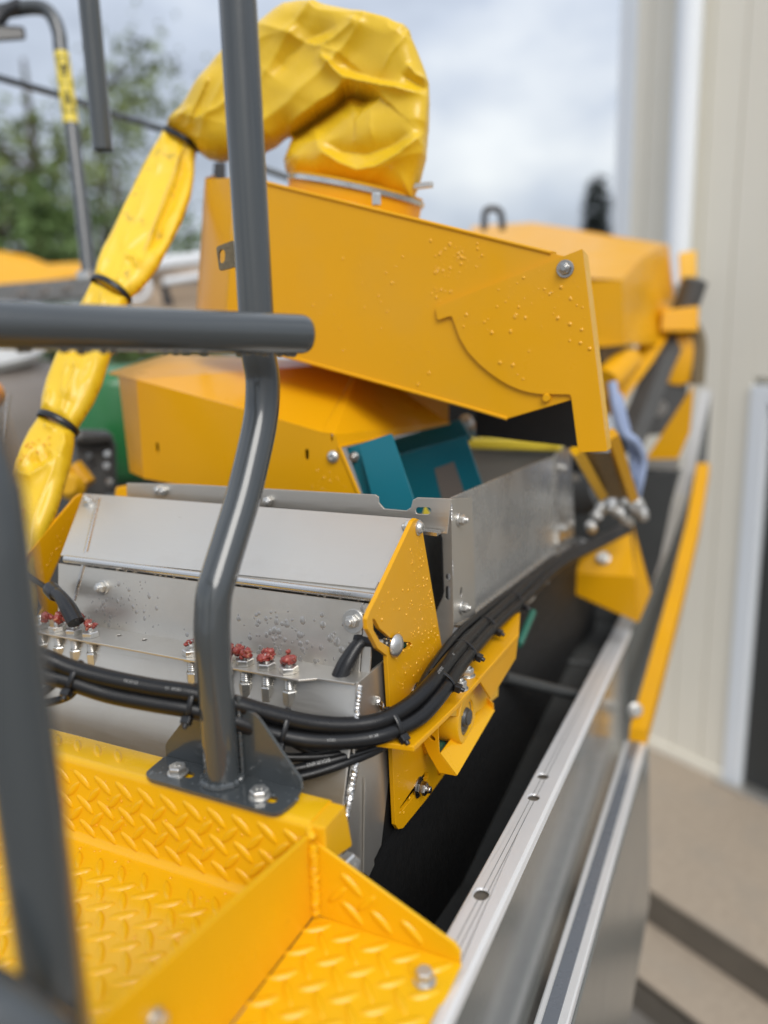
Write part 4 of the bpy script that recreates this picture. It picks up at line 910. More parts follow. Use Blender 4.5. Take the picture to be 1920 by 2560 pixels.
# ================================================================== side conveyor on the right
cA = onD(1311, 2060, 1.17); cd_ = Vector((-.044, .988, -.149)).normalized(); cs = Vector((cd_.y, -cd_.x, 0)).normalized(); cu_ = cs.cross(cd_)
def cp(t, a, b): return cA+cd_*t+cs*a+cu_*b
def onC(x, y, a):          # pixel -> point in the conveyor's side plane at offset a
    r = ray(x, y); p0 = cA+cs*a; return CAM+r*((p0-CAM).dot(cs)/r.dot(cs))
def onB(x, y, b):          # pixel -> point in the conveyor's own "level" plane at height b
    r = ray(x, y); p0 = cA+cu_*b; return CAM+r*((p0-CAM).dot(cu_)/r.dot(cu_))
def sweep(path, prof):     # profile of (across, up) swept along a path
    vs = []; k = len(prof)
    for p in path:
        for a, b in prof: vs.append(p+cs*a+cu_*b)
    n = len(path)
    fs = [(i*k+j, i*k+(j+1) % k, (i+1)*k+(j+1) % k, (i+1)*k+j) for i in range(n-1) for j in range(k)]
    return MB().add(vs, fs+[tuple(range(k)), tuple((n-1)*k+j for j in reversed(range(k)))])
cv = thing('side_conveyor', 'long side conveyor with aluminium top rail and glossy grey side panel, right edge', 'conveyor', cp(.5, 0, -.6))
RL, RW = .0245, .0165
outl = [cp(-.36, -RL, 0), cp(1.5, -RL, 0), cp(1.5, RW+.008, 0), cp(-.8, RW, 0), cp(-.8, .005, 0), cp(-.36, .005, 0)]
hls = []
for x, y, L in ((1357, 1940, .024), (1334, 1993, .024), (1203, 2235, .026)):
    hls.append(slot(onB(x, y, 0), cd_, cs, L, .0092))
obj('top_rail', MB().plate(outl, cu_*-.004, hls), 'alu', cv, bevel=.002)
obj('rail_lip', sweep([cp(-.8, 0, 0), cp(1.5, .008, 0)], [(RW-.001, -.001), (RW+.003, -.003), (RW+.005, -.012), (RW+.003, -.012), (RW-.002, -.008)]), 'alu', cv)
obj('hole_backing', MB().plate([cp(-.36, -.020, -.0055), cp(1.5, -.020, -.0055), cp(1.5, .014, -.0055), cp(-.36, .014, -.0055)], cu_*-.004), 'riser', cv)
for a in (-.010, -.003):
    obj('score_line', sweep([cp(-.34, a, .0002), cp(1.48, a, .0002)], [(0, 0), (.0007, 0), (.0007, .0002), (0, .0002)]), 'engine', cv)
far = [cp(1.5, 0, 0), onD(1655, 1370, 2.9), onD(1706, 1235, 3.2), onD(1745, 1060, 3.4), onD(1764, 975, 3.5)]
obj('far_rail', sweep(far, [(-.024, -.010), (.024, -.010), (.024, 0), (-.024, 0)]), 'steel', cv)
obj('side_panel', sweep([cp(-.8, 0, 0), cp(1.5, .008, 0)], [(RW, -.55), (RW+.004, -.55), (RW+.004, -.0125), (RW, -.0125)]), 'panel', cv)
obj('far_panel', sweep(far, [(.020, -.5), (.024, -.5), (.024, -.011), (.020, -.011)]), 'panel', cv)
# belt, inner wall, cleats
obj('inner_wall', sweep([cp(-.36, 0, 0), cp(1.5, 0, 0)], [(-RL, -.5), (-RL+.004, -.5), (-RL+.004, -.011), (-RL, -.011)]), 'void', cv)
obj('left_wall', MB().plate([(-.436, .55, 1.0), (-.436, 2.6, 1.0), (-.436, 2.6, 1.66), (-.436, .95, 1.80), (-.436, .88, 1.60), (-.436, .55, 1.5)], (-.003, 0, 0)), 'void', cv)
obj('cross_bar', MB().tube([onX(1258, 1692, -.43), onC(1458, 1742, -.0245)], .013, 12), 'belt', cv)
bt = -.26; be = -.035; tb0, tb1_ = .25, 1.25
def belt_b(t): return bt if t < tb0 else bt+(be-bt)*(t-tb0)/(tb1_-tb0)
obj('belt', MB().add([cp(-.5, -.26, bt), cp(tb0, -.26, bt), cp(tb0, -RL, bt), cp(-.5, -RL, bt), cp(tb1_, -.22, be), cp(tb1_, -RL, be), cp(2.4, -.30, -.02), cp(2.4, -RL, -.02)], [(0, 1, 2, 3), (1, 4, 5, 2), (4, 6, 7, 5)]), 'belt', cv)
for x, y in ((1330, 1712), (1420, 1560)):
    tq = (onB(x, y, -.13 if y > 1600 else -.05)-cA).dot(cd_)
    obj('cleat', MB().tube([cp(tq, -.22, belt_b(tq)+.006), cp(tq+.02, -RL, belt_b(tq)+.006)], .011, 10), 'belt', cv)
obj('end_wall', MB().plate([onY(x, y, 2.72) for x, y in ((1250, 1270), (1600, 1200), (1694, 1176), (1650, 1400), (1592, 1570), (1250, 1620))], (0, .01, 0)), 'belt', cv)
# lower ledge: two pale edges with a slate insert
bl = -.28
e0, e1 = onB(1332, 2560, bl), onB(1562, 1850, bl); f0, f1 = onB(1420, 2560, bl), onB(1618, 1850, bl)
def ext(a, b, k): return a+(b-a)*k
q = [ext(e0, e1, -.6), ext(e0, e1, 1.0), ext(f0, f1, 1.0), ext(f0, f1, -.6)]
ldg = obj('lower_ledge', MB().plate(q, cu_*-.03), 'alu', cv, bevel=.003)
qq = [q[0].lerp(q[3], .24), q[1].lerp(q[2], .24), q[2].lerp(q[1], .30), q[3].lerp(q[0], .30)]
obj('ledge_insert', MB().plate([p+cu_*.0012 for p in qq], cu_*-.003), 'insert', cv)
ys = [onB(1590, 1835, bl), onB(1660, 1500, bl+.12), onB(1712, 1260, bl+.45)]
yst = [onD(1595, 1838, 2.30), onD(1634, 1700, 2.45), onD(1694, 1475, 2.75), onD(1734, 1310, 3.0), onD(1758, 1170, 3.2)]
obj('yellow_edge', sweep([p+cu_*.01 for p in yst], [(-.024, -.05), (.024, -.05), (.024, .01), (-.024, .01)]), 'yellow', cv)
bolt(cv, onD(1588, 1776, 2.33), -FW, .03, .012, .022)
obj('outer_panel', MB().plate([q[3]+cs*.001+cu_*-.02, q[2]+cs*.001+cu_*-.02, q[2]+cs*.03+cu_*-.5, q[3]+cs*.03+cu_*-.5], cs*.004), 'panel', cv)

# ================================================================== yellow rear bracket, fittings, arm, hose
YRB = 2.25
rb = thing('support_bracket', 'blurred yellow box-section bracket standing over the conveyor belt', 'bracket', onY(1500, 1500, YRB))
obj('front_plate', MB().plate([onY(x, y, YRB) for x, y in ((1418, 1432), (1588, 1442), (1596, 1558), (1418, 1478))], (0, .006, 0)), 'yellow', rb, bevel=.003)
obj('slope_plate', MB().add([onY(1418, 1432, YRB), onY(1588, 1442, YRB), onY(1575, 1322, YRB+.10), onY(1425, 1385, YRB+.10)] + [p+Vector((0, .01, -.006)) for p in (onY(1418, 1432, YRB), onY(1588, 1442, YRB), onY(1575, 1322, YRB+.10), onY(1425, 1385, YRB+.10))], [(0, 1, 2, 3), (7, 6, 5, 4), (0, 4, 5, 1), (1, 5, 6, 2), (2, 6, 7, 3), (3, 7, 4, 0)]), 'yellow', rb)
obj('side_plate', MB().add([onY(1588, 1442, YRB), onY(1596, 1558, YRB), onY(1628, 1480, YRB+.16), onY(1582, 1310, YRB+.16)], [(0, 1, 2, 3)]), 'yellow', rb)
bolt(rb, onY(1508, 1395, YRB+.03), (0, -1, .6), .030, .015, .02)
fcl = [(1478, 1318, .022), (1490, 1290, .020), (1505, 1270, .026), (1530, 1262, .022), (1545, 1282, .022), (1566, 1300, .024), (1590, 1262, .034), (1604, 1280, .026), (1570, 1252, .020)]
vb = thing('valve_block', 'blurred cluster of silver hydraulic fittings above the rear yellow bracket', 'fittings', onD(1540, 1310, 2.3))
for k, (x, y, r_) in enumerate(fcl):
    mm = frame(onD(x, y, 2.28+.02*(k % 3)), (.5*math.sin(k*2.1), -.7, .5*math.cos(k*1.3)))
    obj('fitting', MB().hexn(r_*1.3, -.016, .016, mm).lathe([(r_*.4, -.03), (r_*.45, .03)], mm, 14), 'zinc', vb, bevel=.002)
arm = thing('pivot_arm', 'blurred yellow channel arm leaning down below the hood flap', 'arm', onD(1550, 1280, 2.0))
def quadbox(p, ext): return MB().plate(p, ext)
obj('outer_web', MB().plate([onD(1518, 1090, 1.75), onD(1545, 1085, 1.75), onD(1598, 1245, 1.95), onD(1566, 1262, 1.95)], (0, .02, 0)) if False else MB().tube([onD(1528, 1085, 1.72), onD(1580, 1245, 1.95)], .017, 4), 'yellow', arm)
obj('inner_web', MB().tube([onD(1440, 1125, 1.72), onD(1505, 1240, 1.95)], .016, 4), 'yellow_worn', arm)
obj('cross_web', MB().add([onD(1450, 1130, 1.78), onD(1530, 1130, 1.78), onD(1565, 1245, 1.98), onD(1505, 1245, 1.98)] + [onD(1450, 1130, 1.8), onD(1530, 1130, 1.8), onD(1565, 1245, 2.0), onD(1505, 1245, 2.0)], [(0, 1, 2, 3), (7, 6, 5, 4), (0, 4, 5, 1), (1, 5, 6, 2), (2, 6, 7, 3), (3, 7, 4, 0)]), 'galv', arm)
mt = thing('drive_motor', 'dark blurred cylindrical drive motor beside the trough end', 'motor', onD(1470, 1230, 2.35))
obj('body', MB().lathe([(.03, -.12), (.085, -.11), (.09, -.02), (.09, .1), (.06, .11)], frame(onD(1462, 1215, 2.45), (.8, -.5, .2)), 28), 'engine', mt)
obj('plug', MB().lathe([(.014, 0), (.014, .02)], frame(onD(1440, 1195, 2.30), (0, -1, .2)), 12), 'steel2', mt)
tag(obj('silver_fitting', MB().hexn(.03, -.02, .02, frame(onD(1425, 1085, 1.9), (1, -.3, .4))).lathe([(.009, -.04), (.009, .05)], frame(onD(1425, 1085, 1.9), (1, -.3, .4)), 12), 'zinc'), 'silver pin poking out beside the hood flap foot', 'pin')
hose('blue_hose', 'blurred pale blue hose hanging behind the hood flap', [onD(1530, 955, 2.2), onD(1540, 1020, 2.2), onD(1556, 1080, 2.22), (onD(1588, 1105, 2.25)), onD(1606, 1150, 2.3), onD(1598, 1205, 2.32), onD(1590, 1240, 2.35)], .014, 'bluehose', group='coloured hoses')
hose('blue_hose', 'second pale blue hose looping under the first behind the hood flap', [onD(1545, 985, 2.25), onD(1562, 1060, 2.27), onD(1580, 1130, 2.3), onD(1585, 1200, 2.33)], .012, 'bluehose', group='coloured hoses')
rch = thing('roller_chain', 'silver roller links in the dark gap under the hood', 'chain', onD(1190, 1080, 1.9))
for x, y, r_, dd in ((1192, 1075, .020, 1.9), (1225, 1062, .022, 1.95), (1165, 1055, .018, 1.9)):
    obj('link', MB().lathe([(r_*.5, -.012), (r_, -.008), (r_, .008), (r_*.5, .012)], frame(onD(x, y, dd), (.3, -1, .2)), 16), 'zinc', rch)
tag(obj('green_pipe', MB().tube([onX(1297, 1612, -.41), onX(1332, 1530, -.41)], .008, 14), 'seagreen'), 'green pipe end below the hoses beside the conveyor belt', 'pipe')
tag(obj('plastic_coupler', MB().lathe([(.010, -.025), (.013, -.02), (.011, -.01), (.013, 0), (.011, .01), (.013, .02), (.010, .025)], frame(onD(1345, 1458, 1.72), (.6, .9, .45)), 16), 'white'), 'pale plastic coupler under the hose bundle', 'coupler')
tag(obj('plastic_coupler', MB().lathe([(.010, -.022), (.012, -.02), (.012, .02), (.009, .025)], frame(onD(1310, 1500, 1.66), (.6, .9, .45)), 16), 'steel2'), 'steel coupler under the hose bundle, nearest the green pipe', 'coupler')

# ================================================================== far yellow hood and elevator
fh = thing('rear_hood', 'big blurred yellow rear hood with rounded top, right of the chute hood', 'hood', onD(1400, 860, 2.8))
FL, FR, FRb, FLb = onD(1120, 720, 2.75), onD(1556, 700, 2.6), onD(1562, 862, 2.65), onD(1120, 900, 2.8)
BL, BR, BRb, BLb = onD(1180, 566, 3.6), onD(1672, 612, 3.25), onD(1700, 860, 3.3), onD(1120, 860, 3.7)
mid = onD(1330, 556, 3.5); midf = onD(1330, 690, 2.7)
k1, k2 = onD(1545, 592, 3.35), onD(1600, 612, 3.3)
obj('front_sheet', MB().plate([FL, FR, FRb, FLb], (0, .004, 0)) if False else MB().add([FL, FR, FRb, FLb], [(0, 1, 2, 3)]), 'yellow', fh)
obj('top_sheet', MB().add([FL, midf, FR, BR, k1, mid, BL], [(0, 1, 5, 6), (1, 4, 5), (1, 2, 4), (2, 3, 4)], True), 'yellow', fh, sharp=80)
obj('side_sheet', MB().add([FR, FR.lerp(BR, .35)+Vector((0, 0, .025)), FR.lerp(BR, .7)+Vector((0, 0, .02)), BR, BRb, FRb], [(0, 1, 2, 3, 4, 5)]), 'yellow', fh)
obj('back_sheet', MB().add([BL, mid, k1, BR, BRb, BLb], [(0, 1, 2, 3, 4, 5)]), 'yellow', fh)
obj('handle', MB().tube(smooth_path([onD(1210, 575, 3.0), onD(1212, 535, 3.0), onD(1222, 522, 3.0), onD(1245, 524, 3.0), onD(1254, 540, 3.0), onD(1256, 575, 3.0)], 4), .013, 10), 'nylon', fh)
el = thing('rear_elevator', 'blurred yellow rear elevator frame with dark chain and round yellow wheel', 'elevator', onD(1650, 1170, 3.1))
obj('beam', MB().tube([onD(1672, 790, 3.15), onD(1600, 905, 3.0), onD(1520, 1010, 2.8)], .05, 4), 'yellow', el)
obj('chain', MB().tube([onD(1705, 800, 3.2), onD(1645, 920, 3.05), onD(1590, 1060, 2.95), onD(1570, 1110, 2.9)], .06, 6), 'engine', el)
obj('wheel', MB().lathe([(.07, -.05), (.10, -.04), (.105, 0), (.10, .04), (.05, .05)], frame(onD(1690, 900, 3.12), (.35, -.9, .1)), 32), 'yellow', el)
obj('wheel_guard', MB().tube(smooth_path([onD(1640, 880, 3.08), onD(1665, 810, 3.08), onD(1710, 800, 3.08), onD(1745, 850, 3.08), onD(1742, 960, 3.08)], 5), .03, 6), 'galv', el)
obj('drive_block', MB().hexa([onD(1610, 1090, 3.15), onD(1712, 1080, 3.15), onD(1712, 1080, 3.3), onD(1610, 1090, 3.3), onD(1630, 960, 3.1), onD(1720, 950, 3.1), onD(1720, 950, 3.25), onD(1630, 960, 3.25)]), 'engine', el, bevel=.01)
obj('lower_plate', MB().plate([onY(x, y, 2.95) for x, y in ((1612, 1150), (1735, 960), (1725, 1080), (1695, 1148))], (0, .01, 0)), 'yellow', el, bevel=.003)
obj('deck_edge', MB().plate([onY(x, y, 2.9) for x, y in ((1600, 1150), (1700, 1148), (1694, 1176), (1608, 1172))], (0, .02, 0)), 'steel', el)
obj('deck', MB().add([onD(1590, 1172, 2.8), onD(1704, 1172, 2.9), onD(1640, 1400, 2.8), onD(1580, 1300, 2.7)], [(0, 1, 2, 3)]), 'belt', el)
obj('top_bracket', MB().hexa([onD(1650, 830, 3.0), onD(1745, 830, 3.0), onD(1745, 830, 3.1), onD(1650, 830, 3.1), onD(1655, 775, 3.0), onD(1748, 765, 3.0), onD(1748, 765, 3.1), onD(1655, 775, 3.1)]), 'yellow', el, bevel=.008)
obj('motor', MB().lathe([(.02, -.08), (.05, -.07), (.05, .07), (.02, .08)], frame(onD(1722, 745, 3.1), (.3, 0, 1)), 20), 'engine', el)
obj('yoke', MB().hexa([onD(1700, 740, 3.2), onD(1742, 740, 3.2), onD(1742, 740, 3.3), onD(1700, 740, 3.3), onD(1696, 632, 3.2), onD(1742, 625, 3.2), onD(1742, 625, 3.3), onD(1696, 632, 3.3)]), 'yellow_worn', el, bevel=.008)
obj('bolt_cluster', MB().lathe([(.03, 0), (.03, .02)], frame(onD(1650, 1020, 3.05), (0, -1, 0)), 14), 'zinc', el)
obj('underframe', MB().hexa([onD(1500, 905, 2.72), onD(1600, 905, 2.72), onD(1600, 905, 2.9), onD(1500, 905, 2.9), onD(1500, 855, 2.7), onD(1575, 850, 2.7), onD(1575, 850, 2.9), onD(1500, 855, 2.9)]), 'galv', el)
obj('roller', MB().tube([onD(1510, 960, 2.6), onD(1570, 900, 2.75)], .05, 14), 'yellow', el)

# ================================================================== building, steps, ground
ZG = -.8; ZS = -.4
wy = math.radians(60.4); wd = Vector((-math.sin(wy), math.cos(wy), 0)); wn = Vector((-wd.y, wd.x, 0))
W0 = onZ(1740, 1915, ZS)
def onW(x, y, o=0.0): p0 = W0+wn*o; r = ray(x, y); return CAM+r*((p0-CAM).dot(wn)/r.dot(wn))
def wx(x, y): return (onW(x, y)-W0).dot(wd)
def wp(u, z, o=0): return W0+wd*u+wn*o+Vector((0, 0, z-W0.z))
HT = 5.2
bd = thing('building', 'cream ribbed-metal building with white downpipe and dark doorway, right edge', 'building', W0)
uc = wx(1545, 400)
us = {k: wx(*v) for k, v in dict(ct=(1582, 400), d0=(1702, 400), d1=(1757, 400), j0=(1842, 1500), j1=(1884, 1500)).items()}
zdoor = onW(1915, 1010).z
def wbox(name, u0, u1, z0, z1, o0, o1, mat, bev=.003): 
    return obj(name, MB().hexa([wp(u0, z0, o0), wp(u1, z0, o0), wp(u1, z0, o1), wp(u0, z0, o1), wp(u0, z1, o0), wp(u1, z1, o0), wp(u1, z1, o1), wp(u0, z1, o1)]), mat, bd, bevel=bev)
wbox('wall_core', -2.6, uc, ZG, HT, -3.0, -.06, 'cream', 0)
pw = .20; u = uc-.004; edges = []
while u > us['j0']: edges.append(u); u -= pw
edges.append(us['j0'])
for a, b in zip(edges, edges[1:]):
    wbox('wall_panel', b, a-.006, ZS+.06, HT, -.055, 0, 'cream')
wbox('wall_panel', -2.6, us['j0'], zdoor+.14, HT, -.055, 0, 'cream')
wbox('wall_panel', -2.6, us['j1']-1.0, ZS, zdoor+.13, -.055, 0, 'cream')
wbox('corner_trim', us['ct'], uc+.01, ZG, HT, -.1, .014, 'trim', .006)
wbox('base_trim', us['j0']-.0, uc, ZS-.02, ZS+.055, -.055, .025, 'cream', .008)
pm = (us['d0']+us['d1'])/2; pr_ = abs(us['d0']-us['d1'])/2
obj('downpipe', MB().tube([wp(pm, onW(1710, 625).z-.2, .09), wp(pm, HT, .09)], pr_, 20), 'trim', bd)
wbox('door_jamb', us['j1'], us['j0'], ZS, zdoor+.10, -.05, .02, 'trim', .006)
wbox('door_head', us['j1']-1.0, us['j1'], zdoor, zdoor+.10, -.05, .02, 'trim', .006)
wbox('door', us['j1']-.98, us['j1']-.003, ZS+.02, zdoor-.003, -.05, -.035, 'dark', .003)
wbox('door_sill', us['j1']-1.0, us['j0']+.02, ZS-.005, ZS+.018, -.04, .07, 'steel', .004)
stp = thing('concrete_steps', 'tan concrete steps with risers coloured dark for shade, leading down from the doorway', 'steps', wp(-.5, ZG, 1.2))
ds = (onZ(1640, 2226, ZS)-W0).dot(wn); ds2 = (onZ(1590, 2430, ZS-.2)-W0).dot(wn)
def sbox(name, u0, u1, z0, z1, o0, o1, mat, bev=.008):
    return obj(name, MB().hexa([wp(u0, z0, o0), wp(u1, z0, o0), wp(u1, z0, o1), wp(u0, z0, o1), wp(u0, z1, o0), wp(u1, z1, o0), wp(u1, z1, o1), wp(u0, z1, o1)]), mat, stp, bevel=bev)
sbox('landing_slab', -3.5, 1.6, ZS-.03, ZS-.005, .0, ds+.005, 'concrete')
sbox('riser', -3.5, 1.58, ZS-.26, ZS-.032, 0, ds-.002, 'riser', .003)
sbox('tread_slab', -3.5, 1.6, ZS-.225, ZS-.2, ds, ds2+.005, 'concrete')
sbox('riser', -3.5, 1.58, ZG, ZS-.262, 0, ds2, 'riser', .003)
g = obj('ground', MB().add([(-60, -20, ZG), (60, -20, ZG), (60, 80, ZG), (-60, 80, ZG)], [(0, 1, 2, 3)]), 'ground'); g['kind'] = 'structure'
# ================================================================== tubes at the upper left
up = thing('handrail', 'bent grey handrail with yellow warning sticker, upper left background', 'handrail', onD(222, 690, 2.25))
tp = [onD(-900, 110, 2.3), onD(-120, 40, 2.25), onD(0, 28, 2.25), onD(70, 18, 2.25), onD(110, 22, 2.25), onD(135, 48, 2.25), onD(149, 90, 2.25), onD(153, 130, 2.25), onD(178, 308, 2.25), onD(206, 540, 2.25), onD(223, 690, 2.25)]
obj('tube', MB().tube(smooth_path(tp, 5), .0205, 20), 'grey', up)
a, b = onD(154, 135, 2.25), onD(178, 312, 2.25)
stk = obj('warning_sticker', MB().tube([a, b], .0213, 24, caps=False), 'stick', up)
ax_ = (b-a).normalized(); vw = (CAM-a.lerp(b, .5)).normalized(); nn = (vw-ax_*vw.dot(ax_)).normalized(); sd3 = nn.cross(ax_)
L_ = (b-a).length
def on_tube(s_, ang, r=.0217): return a+ax_*s_*L_+(nn*math.cos(ang)+sd3*math.sin(ang))*r
def tri_on(s0, s1, w_, flip):
    mb = MB(); c = [(s0 if flip else s1, 0), (s1 if flip else s0, -w_), (s1 if flip else s0, w_)]
    for i in range(3):
        p, q_ = c[i], c[(i+1) % 3]
        mb.tube([on_tube(p[0]+(q_[0]-p[0])*k/5, p[1]+(q_[1]-p[1])*k/5) for k in range(6)], .0020, 6)
    m_ = (s0+s1)/2
    mb.tube([on_tube(m_-.05, -.05), on_tube(m_+.06, .10)], .0035, 6); mb.tube([on_tube(m_-.02, .28), on_tube(m_+.03, .02)], .0022, 6)
    return mb
obj('warning_triangle', tri_on(.10, .40, .75, False), 'ink', stk); obj('warning_triangle', tri_on(.56, .86, .75, True), 'ink', stk)
obj('print_line', MB().tube([on_tube(.47, -.9+.3*k) for k in range(7)], .0012, 6), 'ink', stk)
obj('foot_clamp', MB().lathe([(.034, -.012), (.034, .012), (.024, .014)], frame(onD(223, 690, 2.25), (0, 0, 1)), 20), 'steel2', up)
ht = thing('open_tube', 'short dark grey tube hanging from above with open lower end, upper left', 'tube', onD(258, 378, 1.78))
te = onD(258, 376, 1.78); tt = te+Vector((0, 0, 1.1))
obj('tube', MB().tube([tt, te], .0232, 24), 'grey', ht)
obj('bore', MB().lathe([(.0205, -.0005), (.0205, .0008)], frame(te, (te-tt)), 24), 'ink', ht)
tag(obj('stay_rod', MB().tube([onD(-60, 178, 2.4), onD(150, 238, 2.4), onD(285, 284, 2.4), onD(420, 328, 2.4), onD(640, 415, 2.4), onD(745, 452, 2.4)], .0105, 12), 'grey'), 'thin dark grey stay rod running behind the yellow sleeve', 'rod')
lm = thing('work_lamp', 'dark blurred work lamp on a bracket, top left corner', 'lamp', onD(30, 90, 2.2))
obj('housing', MB().hexa([onD(-60, 108, 2.15), onD(66, 100, 2.2), onD(66, 100, 2.3), onD(-60, 108, 2.3), onD(-60, 58, 2.15), onD(62, 66, 2.2), onD(62, 66, 2.3), onD(-60, 58, 2.3)]), 'nylon', lm, bevel=.008)
obj('bracket', MB().tube([onD(-20, 70, 2.2), onD(10, 30, 2.22), onD(50, 12, 2.25)], .02, 10), 'nylon', lm)
tag(obj('black_bracket', MB().hexa([onD(530, 470, 1.95), onD(565, 470, 1.95), onD(565, 470, 2.05), onD(530, 470, 2.05), onD(535, 405, 1.95), onD(565, 405, 1.95), onD(565, 405, 2.05), onD(535, 405, 2.05)]), 'nylon', bevel=.004), 'small black bracket left of the bent post below the bag', 'bracket')
tag(obj('white_post', MB().hexa([onD(724, 470, 2.3), onD(748, 475, 2.3), onD(748, 475, 2.4), onD(724, 470, 2.4), onD(724, 425, 2.3), onD(748, 428, 2.3), onD(748, 428, 2.4), onD(724, 425, 2.4)]), 'white', bevel=.004), 'small white bracket just left of the duct collar', 'bracket')

# ================================================================== machines and vehicles behind
fm = thing('parked_machine', 'second yellow machine parked behind, far left', 'machine', onD(60, 745, 4.2))
obj('bonnet', MB().add([onD(-60, 728, 4.0), onD(210, 690, 4.2), onD(205, 655, 4.3), onD(120, 660, 4.3), onD(70, 640, 4.3), onD(0, 628, 4.3), onD(-60, 625, 4.3)] + [onD(-60, 728, 4.6), onD(210, 690, 4.7), onD(205, 655, 4.7), onD(120, 660, 4.7), onD(70, 640, 4.7), onD(0, 628, 4.7), onD(-60, 625, 4.7)], [(0, 1, 2, 3, 4, 5, 6), (13, 12, 11, 10, 9, 8, 7)] + [(i, (i+1) % 7, 7+(i+1) % 7, 7+i) for i in range(7)]), 'yellow', fm, bevel=.02)
obj('chassis_beam', MB().hexa([onD(-60, 770, 3.2), onD(250, 745, 3.3), onD(250, 745, 3.5), onD(-60, 770, 3.5), onD(-60, 716, 3.2), onD(245, 690, 3.3), onD(245, 690, 3.5), onD(-60, 716, 3.5)]), 'engine', fm, bevel=.01)
for x, y in ((55, 732), (110, 728), (165, 722)): obj('hose_clip', MB().lathe([(.012, -.03), (.016, 0), (.012, .03)], frame(onD(x, y, 3.18), (1, -.2, .3)), 12), 'taupe', fm)
tk = thing('taupe_tank', 'large blurred taupe round tank with white lid, left edge', 'tank', onD(20, 1290, 2.9))
obj('shell', MB().lathe([(.30, -.75), (.46, -.70), (.47, -.2), (.45, .05), (.38, .17), (.28, .23), (.1, .25)], frame(onD(-50, 1040, 3.2), (.12, 0, 1)), 48), 'taupe', tk, sharp=80)
obj('lid', MB().lathe([(.24, -.03), (.26, 0), (.24, .06), (.1, .08)], frame(onD(-62, 880, 3.05), (.12, -.2, 1)), 36), 'white', tk)
om = thing('marker_lamp', 'round orange marker lamp in the chrome rim at the left edge', 'lamp', onD(0, 1000, 1.9))
obj('lens', MB().lathe([(.04, -.01), (.04, .01), (.03, .03), (.01, .036)], frame(onD(-34, 985, 1.9), (.6, -.8, .1)), 24), 'orange', om)
obj('rim', MB().tube(smooth_path([onD(22, 985, 1.9), onD(16, 1020, 1.9), onD(8, 1080, 1.9), onD(0, 1120, 1.9), onD(-12, 1180, 1.9)], 4), .005, 8), 'steel2', om)
tv = thing('tan_trailer', 'blurred tan panelled trailer with white roof edges behind the sleeve', 'trailer', onD(430, 800, 4.0))
obj('side_panel', MB().hexa([onD(310, 850, 4.0), onD(560, 850, 4.1), onD(560, 850, 4.6), onD(310, 850, 4.6), onD(340, 678, 4.0), onD(560, 655, 4.1), onD(560, 655, 4.6), onD(340, 678, 4.6)]), 'tan', tv, bevel=.02)
obj('roof_edge', MB().tube([onD(330, 672, 3.95), onD(440, 655, 3.95), onD(560, 640, 3.95)], .035, 10), 'white', tv)
obj('panel_edge', MB().tube([onD(410, 706, 3.93), onD(480, 695, 3.93), onD(560, 680, 3.93)], .022, 10), 'white', tv)
obj('black_strap', MB().plate([onD(400, 714, 3.92), onD(413, 712, 3.92), onD(428, 764, 3.92), onD(410, 764, 3.92)], (0, .02, 0)), 'nylon', tv)
obj('hose_ring', MB().tube([onD(338+34*math.cos(a_), 718+34*math.sin(a_), 3.9) for a_ in [2*PI*k/20 for k in range(21)]], .014, 8, caps=False), 'white', tv)
gd = thing('green_drum', 'dark green rounded drum left of the lower hopper', 'drum', onD(300, 1120, 2.5))
obj('shell', MB().lathe([(.20, -.30), (.215, -.26), (.215, .0), (.205, .025), (.17, .045), (.06, .055)], frame(onD(315, 955, 2.5), (.05, 0, 1)), 44), 'green', gd, sharp=80)
gb = thing('gearbox', 'grey cast gearbox with bolts and a yellow lever, behind the sleeve', 'gearbox', onD(240, 1250, 1.95))
obj('casting', MB().hexa([onD(175, 1250, 1.95), onD(292, 1245, 2.0), onD(292, 1245, 2.2), onD(175, 1250, 2.2), onD(180, 1100, 1.95), onD(290, 1100, 2.0), onD(290, 1100, 2.2), onD(180, 1100, 2.2)]), 'engine', gb, bevel=.012)
obj('cover', MB().hexa([onD(180, 1112, 1.9), onD(290, 1105, 1.95), onD(290, 1105, 2.2), onD(180, 1112, 2.2), onD(190, 1072, 1.9), onD(275, 1076, 1.95), onD(275, 1076, 2.2), onD(190, 1072, 2.2)]), 'engine', gb, bevel=.015)
for x, y in ((270, 1135), (268, 1165), (275, 1205), (225, 1140)): bolt(gb, onD(x, y, 1.945), -FW, .018, .008, 0, mat='engine' if x < 260 else 'bolt_steel')
obj('lever', MB().tube([onD(185, 1165, 1.88), onD(205, 1190, 1.88), onD(220, 1210, 1.88)], .021, 12), 'yellow', gb)
obj('knob', MB().lathe([(.03, -.02), (.034, 0), (.02, .02)], frame(onD(178, 1215, 1.86), -FW), 20), 'yellow_worn', gb)
tag(obj('yellow_frame_block', MB().hexa([onD(285, 1250, 1.6), onD(330, 1250, 1.6), onD(330, 1250, 1.75), onD(285, 1250, 1.75), onD(290, 1218, 1.6), onD(322, 1212, 1.6), onD(322, 1212, 1.75), onD(290, 1218, 1.75)]), 'yellow', bevel=.004), 'small yellow block behind the left corner of the steel lid', 'block')
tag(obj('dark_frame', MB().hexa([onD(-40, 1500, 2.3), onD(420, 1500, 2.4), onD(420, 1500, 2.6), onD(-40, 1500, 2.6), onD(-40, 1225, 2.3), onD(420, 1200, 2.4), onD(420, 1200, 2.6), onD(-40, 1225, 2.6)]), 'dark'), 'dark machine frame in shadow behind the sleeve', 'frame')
tag(obj('under_frame', MB().box((-1.25, 1.16, .9), (-.48, 1.24, 2.00)), 'dark'), 'dark inner frame wall below the lower hopper', 'frame')

